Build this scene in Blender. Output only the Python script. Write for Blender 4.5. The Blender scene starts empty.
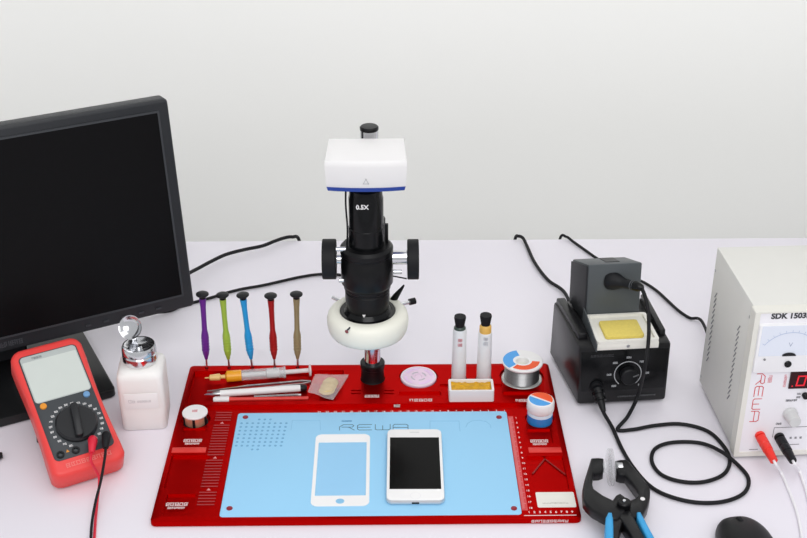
import bpy, bmesh, math, random
from mathutils import Matrix, Vector
R = math.radians
PI = math.pi
random.seed(4)
C = bpy.context.scene.collection
SC = bpy.context.scene

# ------------------------------------------------------------------ camera, world, lights, exposure
F_PX, TH, YAW, HC = 1220.0, R(28.15), R(0.745), 0.9
cam = bpy.data.cameras.new('camera')
cam.sensor_width = 36.0
cam.lens = F_PX / 807 * 36
cam.clip_start = 0.02
camo = bpy.data.objects.new('camera', cam)
C.objects.link(camo)
camo.location = (0, 0, HC)
camo.rotation_euler = (PI / 2 - TH, 0, -YAW)
SC.camera = camo

w = bpy.data.worlds.new('studio')
SC.world = w
w.use_nodes = True
w.node_tree.nodes['Background'].inputs[0].default_value = (0.97, 0.98, 1.0, 1)
w.node_tree.nodes['Background'].inputs[1].default_value = 0.61

def area(name, loc, target, sx, sy, power, col=(1, 1, 1)):
    l = bpy.data.lights.new(name, 'AREA')
    l.shape = 'RECTANGLE'
    l.size, l.size_y, l.energy, l.color = sx, sy, power, col
    o = bpy.data.objects.new(name, l)
    C.objects.link(o)
    o.location = loc
    d = Vector(target) - Vector(loc)
    o.rotation_euler = d.to_track_quat('-Z', 'Y').to_euler()
    return o
area('softbox_overhead', (0.3, 0.75, 2.2), (0.0, 1.2, 0), 1.8, 1.2, 9, (1, 0.99, 0.985))
area('front_fill', (0.1, -0.9, 1.9), (0.0, 1.6, 0.3), 2.0, 1.2, 32)  # unseen fill, added to lift the faces turned towards the camera
area('wall_fill', (-0.1, 1.84, 1.8), (-0.1, 2.25, 0.3), 3.0, 0.12, 4.2).data.spread = R(36)  # unseen narrow fill, added to brighten the wall behind the desk
SC.view_settings.view_transform = 'Standard'
SC.view_settings.look = 'None'
SC.view_settings.gamma = 1
SC.view_settings.use_curve_mapping = False
SC.view_settings.exposure = 0.0

# ------------------------------------------------------------------ pixel -> place (direction only; the distance is a height or a plane)
_c, _s = math.cos(YAW), math.sin(YAW)
FW = Vector((_s * math.cos(TH), _c * math.cos(TH), -math.sin(TH)))
RT = Vector((_c, -_s, 0))
UP = RT.cross(FW)
OC = Vector((0, 0, HC))
def ray(x, y): return FW + RT * ((x - 403.5) / F_PX) + UP * ((269 - y) / F_PX)
def G(x, y, z=0.0):
    d = ray(x, y); return OC + d * ((z - HC) / d.z)
def V(x, y, Y):
    d = ray(x, y); return OC + d * (Y / d.y)
def XP(x, y, X):
    d = ray(x, y); return OC + d * (X / d.x)

# ------------------------------------------------------------------ materials
def lin(h):
    h = h.lstrip('#')
    return tuple((lambda c: c / 12.92 if c <= .04045 else ((c + .055) / 1.055) ** 2.4)(int(h[i:i + 2], 16) / 255) for i in (0, 2, 4)) + (1,)
MATS = {}
def mat(name, col, rough=0.5, metal=0.0, var=0.05, scale=60, bump=0.0, bscale=400, trans=0.0, ior=1.45, emit=None, es=1.0, alpha=1.0, coat=0.0, spec=0.5, stretch=None, sss=0.0):
    if name in MATS: return MATS[name]
    m = bpy.data.materials.new(name)
    m.use_nodes = True
    nt = m.node_tree
    b = nt.nodes['Principled BSDF']
    c = lin(col)
    tc = nt.nodes.new('ShaderNodeTexCoord')
    src = tc.outputs['Object']
    if stretch:
        mp = nt.nodes.new('ShaderNodeMapping'); mp.inputs['Scale'].default_value = stretch
        nt.links.new(src, mp.inputs[0]); src = mp.outputs[0]
    n = nt.nodes.new('ShaderNodeTexNoise'); n.inputs['Scale'].default_value = scale; n.inputs['Detail'].default_value = 3
    nt.links.new(src, n.inputs['Vector'])
    mx = nt.nodes.new('ShaderNodeMix'); mx.data_type = 'RGBA'
    mx.inputs[6].default_value = tuple(max(0, v * (1 - var)) for v in c[:3]) + (1,)
    mx.inputs[7].default_value = tuple(min(1, v * (1 + var)) for v in c[:3]) + (1,)
    nt.links.new(n.outputs['Fac'], mx.inputs[0])
    nt.links.new(mx.outputs[2], b.inputs['Base Color'])
    b.inputs['Roughness'].default_value = rough
    b.inputs['Metallic'].default_value = metal
    b.inputs['IOR'].default_value = ior
    b.inputs['Transmission Weight'].default_value = trans
    b.inputs['Coat Weight'].default_value = coat
    b.inputs['Specular IOR Level'].default_value = spec
    b.inputs['Alpha'].default_value = alpha
    if sss:
        b.inputs['Subsurface Weight'].default_value = sss; b.inputs['Subsurface Radius'].default_value = (1, 1, 1); b.inputs['Subsurface Scale'].default_value = .015
    if bump:
        n2 = nt.nodes.new('ShaderNodeTexNoise'); n2.inputs['Scale'].default_value = bscale
        nt.links.new(src, n2.inputs['Vector'])
        bp = nt.nodes.new('ShaderNodeBump'); bp.inputs['Strength'].default_value = bump; bp.inputs['Distance'].default_value = 0.001
        nt.links.new(n2.outputs['Fac'], bp.inputs['Height']); nt.links.new(bp.outputs[0], b.inputs['Normal'])
    if emit:
        b.inputs['Emission Color'].default_value = lin(emit); b.inputs['Emission Strength'].default_value = es
    MATS[name] = m
    return m

M_WALL = mat('wall_paint', '#efefec', 0.85, var=0.01, scale=2, bump=0.05)
M_FLOOR = mat('floor_grey', '#a9a8a6', 0.6, var=0.08, scale=4)
M_DESK = mat('desk_laminate', '#ebe7ef', 0.45, var=0.012, scale=5, bump=0.02)
M_BLACK = mat('black_plastic', '#131417', 0.42, spec=.35, bump=0.15, bscale=1500)
M_BLACKG = mat('black_gloss', '#0b0c0e', 0.2, var=0.03, spec=.3)
M_BLACKM = mat('black_anodised', '#111113', 0.35, metal=0.2, spec=.35)
M_RUBBER = mat('black_rubber', '#161619', 0.6, spec=.3)
M_MON = mat('monitor_bezel', '#26282c', 0.42, bump=0.2, bscale=2000)
M_SCREEN = mat('monitor_screen', '#0b0a0c', 0.4, var=0.1, scale=3, spec=0.15)
M_CHROME = mat('chrome', '#d9dadd', 0.16, metal=1.0, var=0.02)
M_STEEL = mat('steel', '#bfc0c2', 0.3, metal=1.0, var=0.06, stretch=(1, 1, 30))
M_WHITE = mat('white_plastic', '#eceaea', 0.4, var=0.01)
M_CREAM = mat('ring_white', '#f1f0e4', 0.45, var=0.01)
M_BLUETRIM = mat('blue_trim', '#1a3f9a', 0.35)
M_RED = mat('red_anodised', '#b60304', 0.33, metal=0.85, var=0.10, scale=30, bump=0.06, bscale=900)
M_REDL = mat('red_strip', '#de3a34', 0.4, metal=0.15, var=0.05)
M_REDD = mat('red_button', '#8f1126', 0.4)
M_PAD = mat('blue_silicone', '#9bd2f4', 0.55, var=0.012, scale=12)
M_PADM = mat('blue_emboss', '#6fa9d3', 0.55)
M_PADF = mat('blue_emboss_faint', '#8cc4e8', 0.55)
M_INK = mat('grey_ink', '#4d6474', 0.6)
M_PRINT = mat('white_print', '#f4dcdc', 0.6)
M_PRINTR = mat('pale_red_print', '#d98f90', 0.6)
M_METER = mat('meter_red', '#ea4542', 0.4, var=0.03, bump=0.08)
M_METERP = mat('meter_panel', '#3a3e42', 0.45)
M_LCD = mat('lcd_grey', '#cfd5d0', 0.3, var=0.02)
M_DIAL = mat('dial_black', '#1e1f22', 0.3)
M_ORANGE = mat('orange_button', '#e8952a', 0.4)
M_BLUEB = mat('blue_button', '#6f9dca', 0.4)
M_LEADR = mat('lead_red', '#d9203a', 0.4)
M_BAG = mat('clear_bag', '#f6eef0', 0.15, alpha=0.24, var=0.05)
M_FROST = mat('frosted_plastic', '#f4f1ee', 0.5, var=0.01, sss=0.5)
M_LIQ = mat('liquid_cream', '#efe7df', 0.4)
M_LABEL = mat('paper_label', '#f3f2f1', 0.6, var=0.015)
M_GLASS = mat('clear_glass', '#ffffff', 0.05, trans=1.0, var=0)
M_CLEAR = mat('clear_soft_plastic', '#e3e6e8', 0.1, alpha=0.3, var=0.02)
M_AMBER = mat('amber_flux', '#f0a41f', 0.25, var=0.08)
M_YELLOWF = mat('pale_amber_tip', '#e6c07a', 0.3)
M_BEIGE = mat('beige_powder', '#dcc68d', 0.8, var=0.12, scale=200)
M_PSU = mat('psu_paint', '#dfded9', 0.5, var=0.012, bump=0.05)
M_PSUB = mat('psu_bezel', '#e6e4dc', 0.45, var=0.01)
M_PSUP = mat('psu_panel', '#f0eef3', 0.5, var=0.01)
M_SLOT = mat('slot_dark', '#88888a', 0.7)
M_METERW = mat('meter_window', '#e4e9f5', 0.25, var=0.01)
M_REDINK = mat('red_ink', '#d8414a', 0.6)
M_LED = mat('led_red', '#c81626', 0.4, emit='#e01428', es=.5)
M_DISP = mat('display_dark', '#341317', 0.3, spec=.2)
M_KNOBG = mat('knob_grey', '#cfcfcf', 0.4)
M_PLUGR = mat('banana_red', '#ee3327', 0.35)
M_WIREW = mat('white_wire', '#f3f1f4', 0.4)
M_HOOD = mat('hood_grey', '#4e5356', 0.42, var=0.05, bump=0.1)
M_STATION = mat('station_black', '#131315', 0.3, spec=.4, var=0.06, bump=0.08)
M_TRAY = mat('tray_cream', '#e9e7df', 0.45)
M_SPONGE = mat('sponge_yellow', '#e4cf6b', 0.9, var=0.1, scale=300, bump=0.6, bscale=900)
M_PLIER = mat('plier_black', '#131315', 0.33, spec=.35, bump=0.1)
M_PLIERB = mat('plier_blue', '#3aa3dd', 0.45)
M_PHONEB = mat('phone_screen', '#090909', 0.2, var=0.02, spec=.1)
M_PHONEW = mat('phone_white', '#f6f5f5', 0.25, var=0.005)
M_PHONES = mat('phone_silver', '#d8d8da', 0.3, metal=0.7)
M_LABB = mat('label_blue', '#4aa0e6', 0.45)
M_LABO = mat('label_orange', '#f0561e', 0.45)
M_JARB = mat('jar_blue', '#2f86cf', 0.3, var=0.1, scale=100)
M_SOLDER = mat('solder_wire', '#8f8f90', 0.32, metal=0.9, var=0.25, scale=8, stretch=(1, 1, 60))
M_COPPER = mat('copper_wire', '#e8b494', 0.35, metal=0.55, var=0.12, stretch=(1, 1, 40))
M_ROSIN = mat('rosin_yellow', '#d9a013', 0.45, var=0.5, scale=170, bump=0.5, bscale=200)
M_PINK = mat('pink_disc', '#e9cfe4', 0.2, var=0.14, scale=50)
M_TUBEW = mat('tube_paper', '#eceef0', 0.5, var=0.03, scale=150)
M_PURPLE = mat('anodised_purple', '#6f2b98', 0.35, metal=0.2)
M_GREEN = mat('anodised_green', '#a9c94a', 0.35, metal=0.15)
M_CYAN = mat('anodised_blue', '#2aa2e4', 0.35, metal=0.1)
M_DRED = mat('anodised_red', '#b81f1c', 0.35, metal=0.4)
M_GOLD = mat('anodised_gold', '#a4946c', 0.35, metal=0.3)

MATS['red_anodised'].node_tree.nodes['Principled BSDF'].inputs['Specular Tint'].default_value = (.7, .08, .06, 1)

# ------------------------------------------------------------------ mesh helpers
I4 = Matrix.Identity(4)
def T(x, y, z): return Matrix.Translation((x, y, z))
def rot(a, ax): return Matrix.Rotation(a, 4, ax)
def BM(): return bmesh.new()
def tf(bm, vs, M):
    for v in vs: v.co = M @ v.co
def bx(bm, x0, x1, y0, y1, z0, z1, bev=0.0, M=None, seg=2):
    vs = [bm.verts.new(p) for p in ((x0, y0, z0), (x1, y0, z0), (x1, y1, z0), (x0, y1, z0), (x0, y0, z1), (x1, y0, z1), (x1, y1, z1), (x0, y1, z1))]
    fs = [bm.faces.new([vs[i] for i in f]) for f in ((3, 2, 1, 0), (4, 5, 6, 7), (0, 1, 5, 4), (1, 2, 6, 5), (2, 3, 7, 6), (3, 0, 4, 7))]
    if M is not None: tf(bm, vs, M)
    if bev:
        es = list({e for f in fs for e in f.edges})
        bmesh.ops.bevel(bm, geom=es, offset=bev, segments=seg, profile=0.5, affect='EDGES')
    return bm
def lathe(bm, prof, seg=32, M=None):
    rings = []
    for r, z in prof:
        if r <= 1e-7: rings.append([bm.verts.new((0, 0, z))])
        else: rings.append([bm.verts.new((r * math.cos(2 * PI * k / seg), r * math.sin(2 * PI * k / seg), z)) for k in range(seg)])
    for a, b in zip(rings[:-1], rings[1:]):
        for k in range(seg):
            k2 = (k + 1) % seg
            if len(a) == 1 and len(b) == 1: continue
            if len(a) == 1: bm.faces.new((a[0], b[k2], b[k]))
            elif len(b) == 1: bm.faces.new((a[k], a[k2], b[0]))
            else: bm.faces.new((a[k], a[k2], b[k2], b[k]))
    if M is not None: tf(bm, [v for r in rings for v in r], M)
    return bm
def cyl(bm, r, z0, z1, bev=0.0, seg=28, M=None):
    if bev: return lathe(bm, [(0, z0), (r - bev, z0), (r, z0 + bev), (r, z1 - bev), (r - bev, z1), (0, z1)], seg, M)
    return lathe(bm, [(0, z0), (r, z0), (r, z1), (0, z1)], seg, M)
def spline(pts, n=8):
    P = [Vector(p) for p in pts]
    if len(P) < 3: return P
    P = [P[0] * 2 - P[1]] + P + [P[-1] * 2 - P[-2]]
    out = []
    for i in range(1, len(P) - 2):
        a, b, c, d = P[i - 1:i + 3]
        for k in range(n):
            t = k / n
            out.append(0.5 * ((2 * b) + (c - a) * t + (2 * a - 5 * b + 4 * c - d) * t * t + (3 * b - a - 3 * c + d) * t ** 3))
    out.append(P[-2])
    return out
def tube(bm, pts, r, seg=10, n=8, smooth=True, M=None):
    P = spline(pts, n) if smooth else [Vector(p) for p in pts]
    rs = r if isinstance(r, (list, tuple)) else None
    rings = []
    t0 = (P[1] - P[0]).normalized()
    nrm = t0.orthogonal().normalized()
    for i, p in enumerate(P):
        t = (P[min(i + 1, len(P) - 1)] - P[max(i - 1, 0)]).normalized()
        nrm = (nrm - t * nrm.dot(t)).normalized()
        b = t.cross(nrm)
        if rs:
            f = i / (len(P) - 1) * (len(rs) - 1); k = min(int(f), len(rs) - 2); rr = rs[k] + (rs[k + 1] - rs[k]) * (f - k)
        else: rr = r
        rings.append([bm.verts.new(p + nrm * (rr * math.cos(2 * PI * k / seg)) + b * (rr * math.sin(2 * PI * k / seg))) for k in range(seg)])
    for a, b in zip(rings[:-1], rings[1:]):
        for k in range(seg): bm.faces.new((a[k], a[(k + 1) % seg], b[(k + 1) % seg], b[k]))
    bm.faces.new(rings[0][::-1]); bm.faces.new(rings[-1])
    if M is not None: tf(bm, [v for q in rings for v in q], M)
    return bm
def rrect(x0, x1, y0, y1, r, n=5):
    o = []
    for cx, cy, a in ((x1 - r, y0 + r, -90), (x1 - r, y1 - r, 0), (x0 + r, y1 - r, 90), (x0 + r, y0 + r, 180)):
        for k in range(n + 1):
            t = R(a + 90 * k / n); o.append((cx + r * math.cos(t), cy + r * math.sin(t)))
    return o
def offset(o, d):
    n = len(o); q = []
    area2 = sum(o[i][0] * o[(i + 1) % n][1] - o[(i + 1) % n][0] * o[i][1] for i in range(n))
    sg = 1 if area2 > 0 else -1
    for i in range(n):
        a, b, c = Vector(o[i - 1]), Vector(o[i]), Vector(o[(i + 1) % n])
        e1, e2 = (b - a).normalized(), (c - b).normalized()
        n1, n2 = Vector((-e1.y, e1.x)) * sg, Vector((-e2.y, e2.x)) * sg
        m = n1 + n2
        if m.length < 1e-6: m = n1
        m = m.normalized(); k = d / max(0.4, m.dot(n1))
        q.append((b.x + m.x * k, b.y + m.y * k))
    return q
def prism(bm, o, z0, z1, bev=0.0, M=None, both=True):
    o = [tuple(p[:2]) for p in o]
    if sum(o[i][0] * o[(i + 1) % len(o)][1] - o[(i + 1) % len(o)][0] * o[i][1] for i in range(len(o))) < 0: o = o[::-1]
    lv = []
    if bev:
        i = offset(o, bev)
        i2 = offset(o, bev * 0.3)
        lv = ([(i, z0), (o, z0 + bev)] if both else [(o, z0)]) + [(o, z1 - bev), (i2, z1 - bev * 0.3), (i, z1)]
    else: lv = [(o, z0), (o, z1)]
    rings = [[bm.verts.new((p[0], p[1], z)) for p in q] for q, z in lv]
    n = len(o)
    for a, b in zip(rings[:-1], rings[1:]):
        for k in range(n): bm.faces.new((a[k], a[(k + 1) % n], b[(k + 1) % n], b[k]))
    bm.faces.new(rings[0][::-1]); bm.faces.new(rings[-1])
    if M is not None: tf(bm, [v for q in rings for v in q], M)
    return bm
def ringprism(bm, o, i, z0, z1, M=None):
    n = len(o)
    A = [bm.verts.new((p[0], p[1], z0)) for p in o]; B = [bm.verts.new((p[0], p[1], z1)) for p in o]
    c = [bm.verts.new((p[0], p[1], z0)) for p in i]; d = [bm.verts.new((p[0], p[1], z1)) for p in i]
    for k in range(n):
        q = (k + 1) % n
        bm.faces.new((A[k], A[q], B[q], B[k])); bm.faces.new((c[q], c[k], d[k], d[q]))
        bm.faces.new((B[k], B[q], d[q], d[k])); bm.faces.new((A[q], A[k], c[k], c[q]))
    if M is not None: tf(bm, A + B + c + d, M)
    return bm
def hexa(bm, pts, bev=0.0):
    """eight corners: bottom four ccw from above, top four ccw"""
    vs = [bm.verts.new(p) for p in pts]
    fs = [bm.faces.new([vs[i] for i in f]) for f in ((3, 2, 1, 0), (4, 5, 6, 7), (0, 1, 5, 4), (1, 2, 6, 5), (2, 3, 7, 6), (3, 0, 4, 7))]
    if bev: bmesh.ops.bevel(bm, geom=list({e for f in fs for e in f.edges}), offset=bev, segments=2, profile=0.5, affect='EDGES')
    return bm
def strokes(bm, polys, M, wd, th=0.0002):
    """flat printed strokes: polylines in the local xy plane of M"""
    for pl in polys:
        for (a, b) in zip(pl[:-1], pl[1:]):
            a, b = Vector(a), Vector(b)
            d = b - a
            L = d.length
            if L < 1e-7: continue
            ang = math.atan2(d.y, d.x)
            bx(bm, -wd / 2, L + wd / 2, -wd / 2, wd / 2, 0, th, M=M @ T(a.x, a.y, 0) @ rot(ang, 'Z'))
    return bm
def glyphs(bm, M, wdt, h, n, seed=0):
    """a row of n small marks, too small in the photograph to be read"""
    rnd = random.Random(seed)
    cw = wdt / n
    st = h * 0.16
    for k in range(n):
        x0, x1 = k * cw + cw * 0.08, (k + 1) * cw - cw * 0.08
        pl = []
        for q in range(3):
            y = h * (0.08 + 0.42 * q)
            if rnd.random() < 0.85: pl.append([(x0 + rnd.random() * cw * .15, y), (x1 - rnd.random() * cw * .15, y)])
        for q in range(2):
            x = x0 + (x1 - x0) * (0.1 + 0.8 * q * (0.6 + 0.4 * rnd.random()))
            pl.append([(x, h * rnd.random() * .3), (x, h * (1 - rnd.random() * .2))])
        strokes(bm, pl, M, st)
    return bm
def text_bm(s, size, M, align='CENTER', ext=0.0001, bold=0.0):
    cu = bpy.data.curves.new('txt', 'FONT')
    cu.body = s; cu.size = size; cu.align_x = align; cu.align_y = 'CENTER'; cu.extrude = ext; cu.offset = bold
    cu.resolution_u = 3
    o = bpy.data.objects.new('txt', cu); C.objects.link(o)
    dg = bpy.context.evaluated_depsgraph_get()
    me = bpy.data.meshes.new_from_object(o.evaluated_get(dg))
    bpy.data.objects.remove(o); bpy.data.curves.remove(cu)
    bm = bmesh.new(); bm.from_mesh(me); bpy.data.meshes.remove(me)
    bm.transform(M)
    return bm
def merge(bm, other):
    me = bpy.data.meshes.new('tmp'); other.to_mesh(me); other.free(); bm.from_mesh(me); bpy.data.meshes.remove(me)
    return bm

def obj(name, bm, m, parent=None, world=False, ang=35, recalc=True):
    if world and parent is not None: bm.transform(parent['_inv'] if False else INV[parent.name])
    if recalc: bmesh.ops.recalc_face_normals(bm, faces=bm.faces[:])
    ca = R(ang)
    for f in bm.faces: f.smooth = True
    for e in bm.edges:
        e.smooth = len(e.link_faces) == 2 and e.calc_face_angle(0) < ca
    me = bpy.data.meshes.new(name)
    bm.to_mesh(me); bm.free()
    me.materials.append(m)
    o = bpy.data.objects.new(name, me)
    C.objects.link(o)
    if parent is not None: o.parent = parent
    return o
INV, MAT4 = {}, {}
def thing(name, label, cat, loc=(0, 0, 0), rz=0.0, group=None, rx=0.0):
    o = bpy.data.objects.new(name, None)
    C.objects.link(o)
    o.empty_display_size = 0.02
    o.location = loc; o.rotation_euler = (rx, 0, rz)
    M = T(*loc) @ rot(rz, 'Z') @ rot(rx, 'X')
    MAT4[o.name] = M; INV[o.name] = M.inverted()
    tag(o, label, cat, group)
    return o
def tag(o, label, cat, group=None):
    o['label'] = label; o['category'] = cat
    if group: o['group'] = group
    return o
def single(name, bm, m, label, cat, group=None, origin=None, ang=35):
    """a thing that is one mesh, given in world coordinates"""
    if origin is None:
        xs = [v.co for v in bm.verts]
        origin = Vector((sum(v.x for v in xs) / len(xs), sum(v.y for v in xs) / len(xs), min(v.z for v in xs)))
    bm.transform(T(*(-Vector(origin))))
    o = obj(name, bm, m, ang=ang)
    o.location = origin
    return tag(o, label, cat, group)
def struct(name, bm, m, parent=None):
    o = obj(name, bm, m, parent)
    if parent is None: o['kind'] = 'structure'
    return o
def align_z(d):
    return Vector(d).to_track_quat('Z', 'Y').to_matrix().to_4x4()
REWA = [  # letter strokes in cells of width 1, height 1
    [[(0, 0), (0, 0.62), (0.25, 1), (0.85, 1), (0.95, 0.8), (0.85, 0.55), (0.15, 0.55)], [(0.6, 0.55), (0.98, 0)]],
    [[(0.95, 0), (0.12, 0), (0, 0.2), (0, 0.8), (0.12, 1), (0.95, 1)], [(0.05, 0.5), (0.85, 0.5)]],
    [[(0, 1), (0, 0.15), (0.1, 0), (0.9, 0), (1, 0.15), (1, 1)], [(0.5, 0), (0.5, 0.75)]],
    [[(0, 0), (0, 0.8), (0.12, 1), (0.88, 1), (1, 0.8), (1, 0)], [(0, 0.42), (1, 0.42)]]]
def rewa(bm, M, lw, lh, gap, wd):
    for k, L in enumerate(REWA):
        strokes(bm, [[(k * (lw + gap) + x * lw, y * lh) for x, y in pl] for pl in L], M, wd)
    return bm

# ================================================================== the setting
struct('wall_back', bx(BM(), -3, 3, 2.25, 2.35, -0.75, 2.6), M_WALL)
struct('floor', bx(BM(), -3, 3, -1.2, 2.25, -0.8, -0.75), M_FLOOR)
DESK_B = 1.783
t = thing('desk', 'wide white desk carrying all the repair tools', 'desk', (0, 1.2, -0.75))
obj('desk_top', bx(BM(), -1.15, 1.15, 0.78, DESK_B, -0.03, 0.0, bev=0.002), M_DESK, t, world=True)
for sx in (-1.1, 1.1):
    for sy in (0.84, DESK_B - 0.06):
        obj('leg', bx(BM(), sx - .025, sx + .025, sy - .025, sy + .025, -0.75, -0.03, bev=0.003), M_DESK, t, world=True)
obj('rail', bx(BM(), -1.07, 1.07, DESK_B - .07, DESK_B - .05, -0.11, -0.0305), M_DESK, t, world=True)

# ================================================================== monitor
MR = R(27)
u = Vector((math.cos(MR), math.sin(MR), 0)); nrm = Vector((math.sin(MR), -math.cos(MR), 0))
corner = V(195, 306, 1.462)
PW, PH, TILT = 0.51, 0.293, R(7)
base_c = corner - u * (PW / 2) - nrm * 0.03
t = thing('monitor', 'large black flat monitor on a wide black stand plate', 'monitor', (base_c.x, base_c.y, 0), MR)
hz = corner.z
# local: x along the panel, -y towards the viewer
Mp = T(0, -0.03, hz) @ rot(-TILT, 'X')
o = BM(); prism(o, rrect(-PW / 2, PW / 2, 0, PH, 0.006), 0.0, 0.028, bev=0.004, M=Mp @ rot(PI / 2, 'X') @ T(0, 0, -0.028))
obj('bezel_housing', o, M_MON, t)
BZ = 0.0165
o = BM(); bx(o, -PW / 2 + BZ, PW / 2 - BZ, -0.0012, 0.001, 0.022, PH - BZ, M=Mp @ T(0, -0.0005, 0))
obj('screen', o, M_SCREEN, t)
o = BM(); ringprism(o, rrect(-PW / 2 + BZ - .0025, PW / 2 - BZ + .0025, 0.022 - .0025, PH - BZ + .0025, 0.001), rrect(-PW / 2 + BZ, PW / 2 - BZ, 0.022, PH - BZ, 0.0005), 0, 0.0022, M=Mp @ rot(PI / 2, 'X'))
obj('inner_rim', o, mat('rim_grey', '#3a3c40', 0.35), t)
for k in range(5):
    o = BM(); bx(o, 0.105 + k * 0.024, 0.112 + k * 0.024, -0.0015, 0.0005, 0.008, 0.0105, M=Mp)
    obj('button', o, mat('mon_mark', '#3b3d42', 0.4), t)
o = BM(); glyphs(o, Mp @ T(-0.022, -0.0005, 0.007) @ rot(PI / 2, 'X'), 0.045, 0.007, 8, 3)
obj('lettering', o, mat('mon_mark2', '#44464b', 0.4), t)
o = BM(); bx(o, -PW / 2 + .05, PW / 2 - .05, 0.028, 0.05, 0.04, PH - .04, bev=0.008, M=Mp)
obj('rear_cover', o, M_MON, t)
o = BM(); bx(o, -0.035, 0.035, 0.028, 0.062, 0.012, 0.2, bev=0.006)
obj('stand_neck', o, M_MON, t)
# base plate: front right corner from the photograph
bc = INV[t.name] @ G(117, 397)
o = BM(); prism(o, rrect(-bc.x, bc.x, bc.y, bc.y + 0.2, 0.008), 0.0, 0.013, bev=0.002)
obj('stand_base', o, mat('stand_black', '#0f1012', 0.35), t)

# ================================================================== repair mat
MX0, MX1, MY0, MY1, MT = -0.2697, 0.2142, 1.0720, 1.3945, 0.008
t = thing('repair_mat', 'red metal repair mat with a light blue work pad', 'repair mat', ((MX0 + MX1) / 2, (MY0 + MY1) / 2, 0))
mat_root = t
def Q(x, y, z=MT): return G(x, y, z)
def qrect(x0, x1, y0, y1):
    """world rectangle from two pixel columns and rows on the mat's top"""
    a = Q((x0 + x1) / 2, y0); b = Q((x0 + x1) / 2, y1)
    ym = (y0 + y1) / 2
    l = Q(x0, ym); r = Q(x1, ym)
    return l.x, r.x, b.y, a.y
base = BM()
prism(base, rrect(MX0, MX1, MY0, MY1, 0.006), 0, MT, bev=0.0012)
base_o = obj('frame', base, M_RED, t, world=True)
cut = BM()
def recess(x0, x1, y0, y1, depth, r=0.002):
    prism(cut, rrect(x0, x1, y0, y1, r, 3), MT - depth, MT + 0.01)
PADX0, PADX1, PADY0, PADY1 = -0.193, 0.1475, 1.0790, 1.2815
recess(PADX0 - .0004, PADX1 + .0004, PADY0 - .0004, PADY1 + .0004, 0.0022, 0.0045)
TRX0, TRX1, TRY0, TRY1 = -0.2625, -0.062, 1.3075, 1.380
recess(TRX0, TRX1, TRY0, TRY1, 0.005)                           # long tool tray
GRY0, GRY1 = Q(400, 409.4).y, Q(400, 403.6).y
recess(-0.243, 0.196, GRY0, GRY1, 0.004)                          # groove above the pad
def ccut(x, y, r, depth):
    lathe(cut, [(0, MT - depth), (r, MT - depth), (r, MT + .01), (0, MT + .01)], 28, T(x, y, 0))
POLE = (-0.0232, 1.3600)
disc_c = Q(418.5, 378.5, 0.006)
sp_c = Q(521.5, 379.5, 0.004)
cu_c = Q(196, 423, 0.003)
jar_c = Q(539.5, 421, 0.005)
ccut(disc_c.x, disc_c.y, 0.0262, 0.003)
ccut(sp_c.x, sp_c.y, 0.0295, 0.004)
ccut(cu_c.x, cu_c.y, 0.0185, 0.005)
ccut(jar_c.x, jar_c.y, 0.0185, 0.003)
TUB = [Q(458.5, 381, .004), Q(483.5, 381, .004)]
for p in TUB: ccut(p.x, p.y, 0.0112, 0.004)
for (a, b, c, d, dep) in ((399, 441, 391.5, 396, .003), (503, 540, 391.5, 396, .003), (440, 448, 384, 387, .003), (495, 502, 384, 387, .003),
                          (351, 361, 390, 391.2, .002), (351, 361, 393, 394.2, .002), (384, 394, 390, 391.2, .002), (384, 394, 393, 394.2, .002),
                          (168, 207, 455, 488, .0036), (165, 194, 494, 515, .0026), (528, 552, 429, 443, .0025), (183, 206, 428.5, 431, .0015)):
    recess(*qrect(a, b, c, d), dep, 0.001)
SDX = [207, 229.4, 252.5, 274.8, 297.7]
SDP = [Vector((Q(x, 367).x, 1.3885, 0)) for x in SDX]
for p in SDP: lathe(cut, [(0, 0.002), (0.0026, 0.002), (0.0026, MT + .01), (0, MT + .01)], 12, T(p.x, p.y, 0))
# V groove on the right panel
tri = qrect(529, 566, 456, 489)
recess(*tri, 0.0030, 0.001)
bmesh.ops.recalc_face_normals(cut, faces=cut.faces[:])
# one cutter solid per recess, all in one temporary mesh
cme = bpy.data.meshes.new('cut'); cut.to_mesh(cme); cut.free()
co = bpy.data.objects.new('cut', cme); C.objects.link(co)
base_o.parent = None; base_o.location = mat_root.location
md = base_o.modifiers.new('b', 'BOOLEAN'); md.object = co; md.operation = 'DIFFERENCE'; md.solver = 'EXACT'; md.use_self = True
bpy.context.view_layer.update()
dg = bpy.context.evaluated_depsgraph_get()
nm = bpy.data.meshes.new_from_object(base_o.evaluated_get(dg))
base_o.modifiers.clear()
base_o.data = nm; nm.name = 'frame'
base_o.location = (0, 0, 0); base_o.parent = mat_root
bpy.data.objects.remove(co); bpy.data.meshes.remove(cme)

o = BM(); prism(o, rrect(PADX0, PADX1, PADY0, PADY1, 0.004), MT - 0.0021, MT + 0.0003, bev=0.0003)
pad = obj('pad', o, M_PAD, t, world=True)
PT = MT + 0.0003
for x, y in ((245.5, 417.3), (499, 417.3), (229.5, 508.5), (514, 508.5)):
    p = G(x, y, PT)
    o = BM(); lathe(o, [(0, 0), (.0036, 0), (.0034, .0008), (.002, .0012), (0, .0012)], 18, T(p.x, p.y, PT))
    obj('rivet', o, M_REDD, t, world=True)
def flat(p): return T(p.x, p.y, p.z)
o = BM(); rewa(o, flat(G(339.5, 430.2, PT)), 0.0186, 0.0115, 0.0036, 0.0008)
obj('lettering', o, M_INK, t, world=True)['label'] = 'grey logo lettering printed on the blue pad'
o = BM(); glyphs(o, flat(G(341.5, 421.8, PT)), 0.013, 0.0028, 7, 5)
obj('lettering', o, M_PADM, t, world=True)
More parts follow.
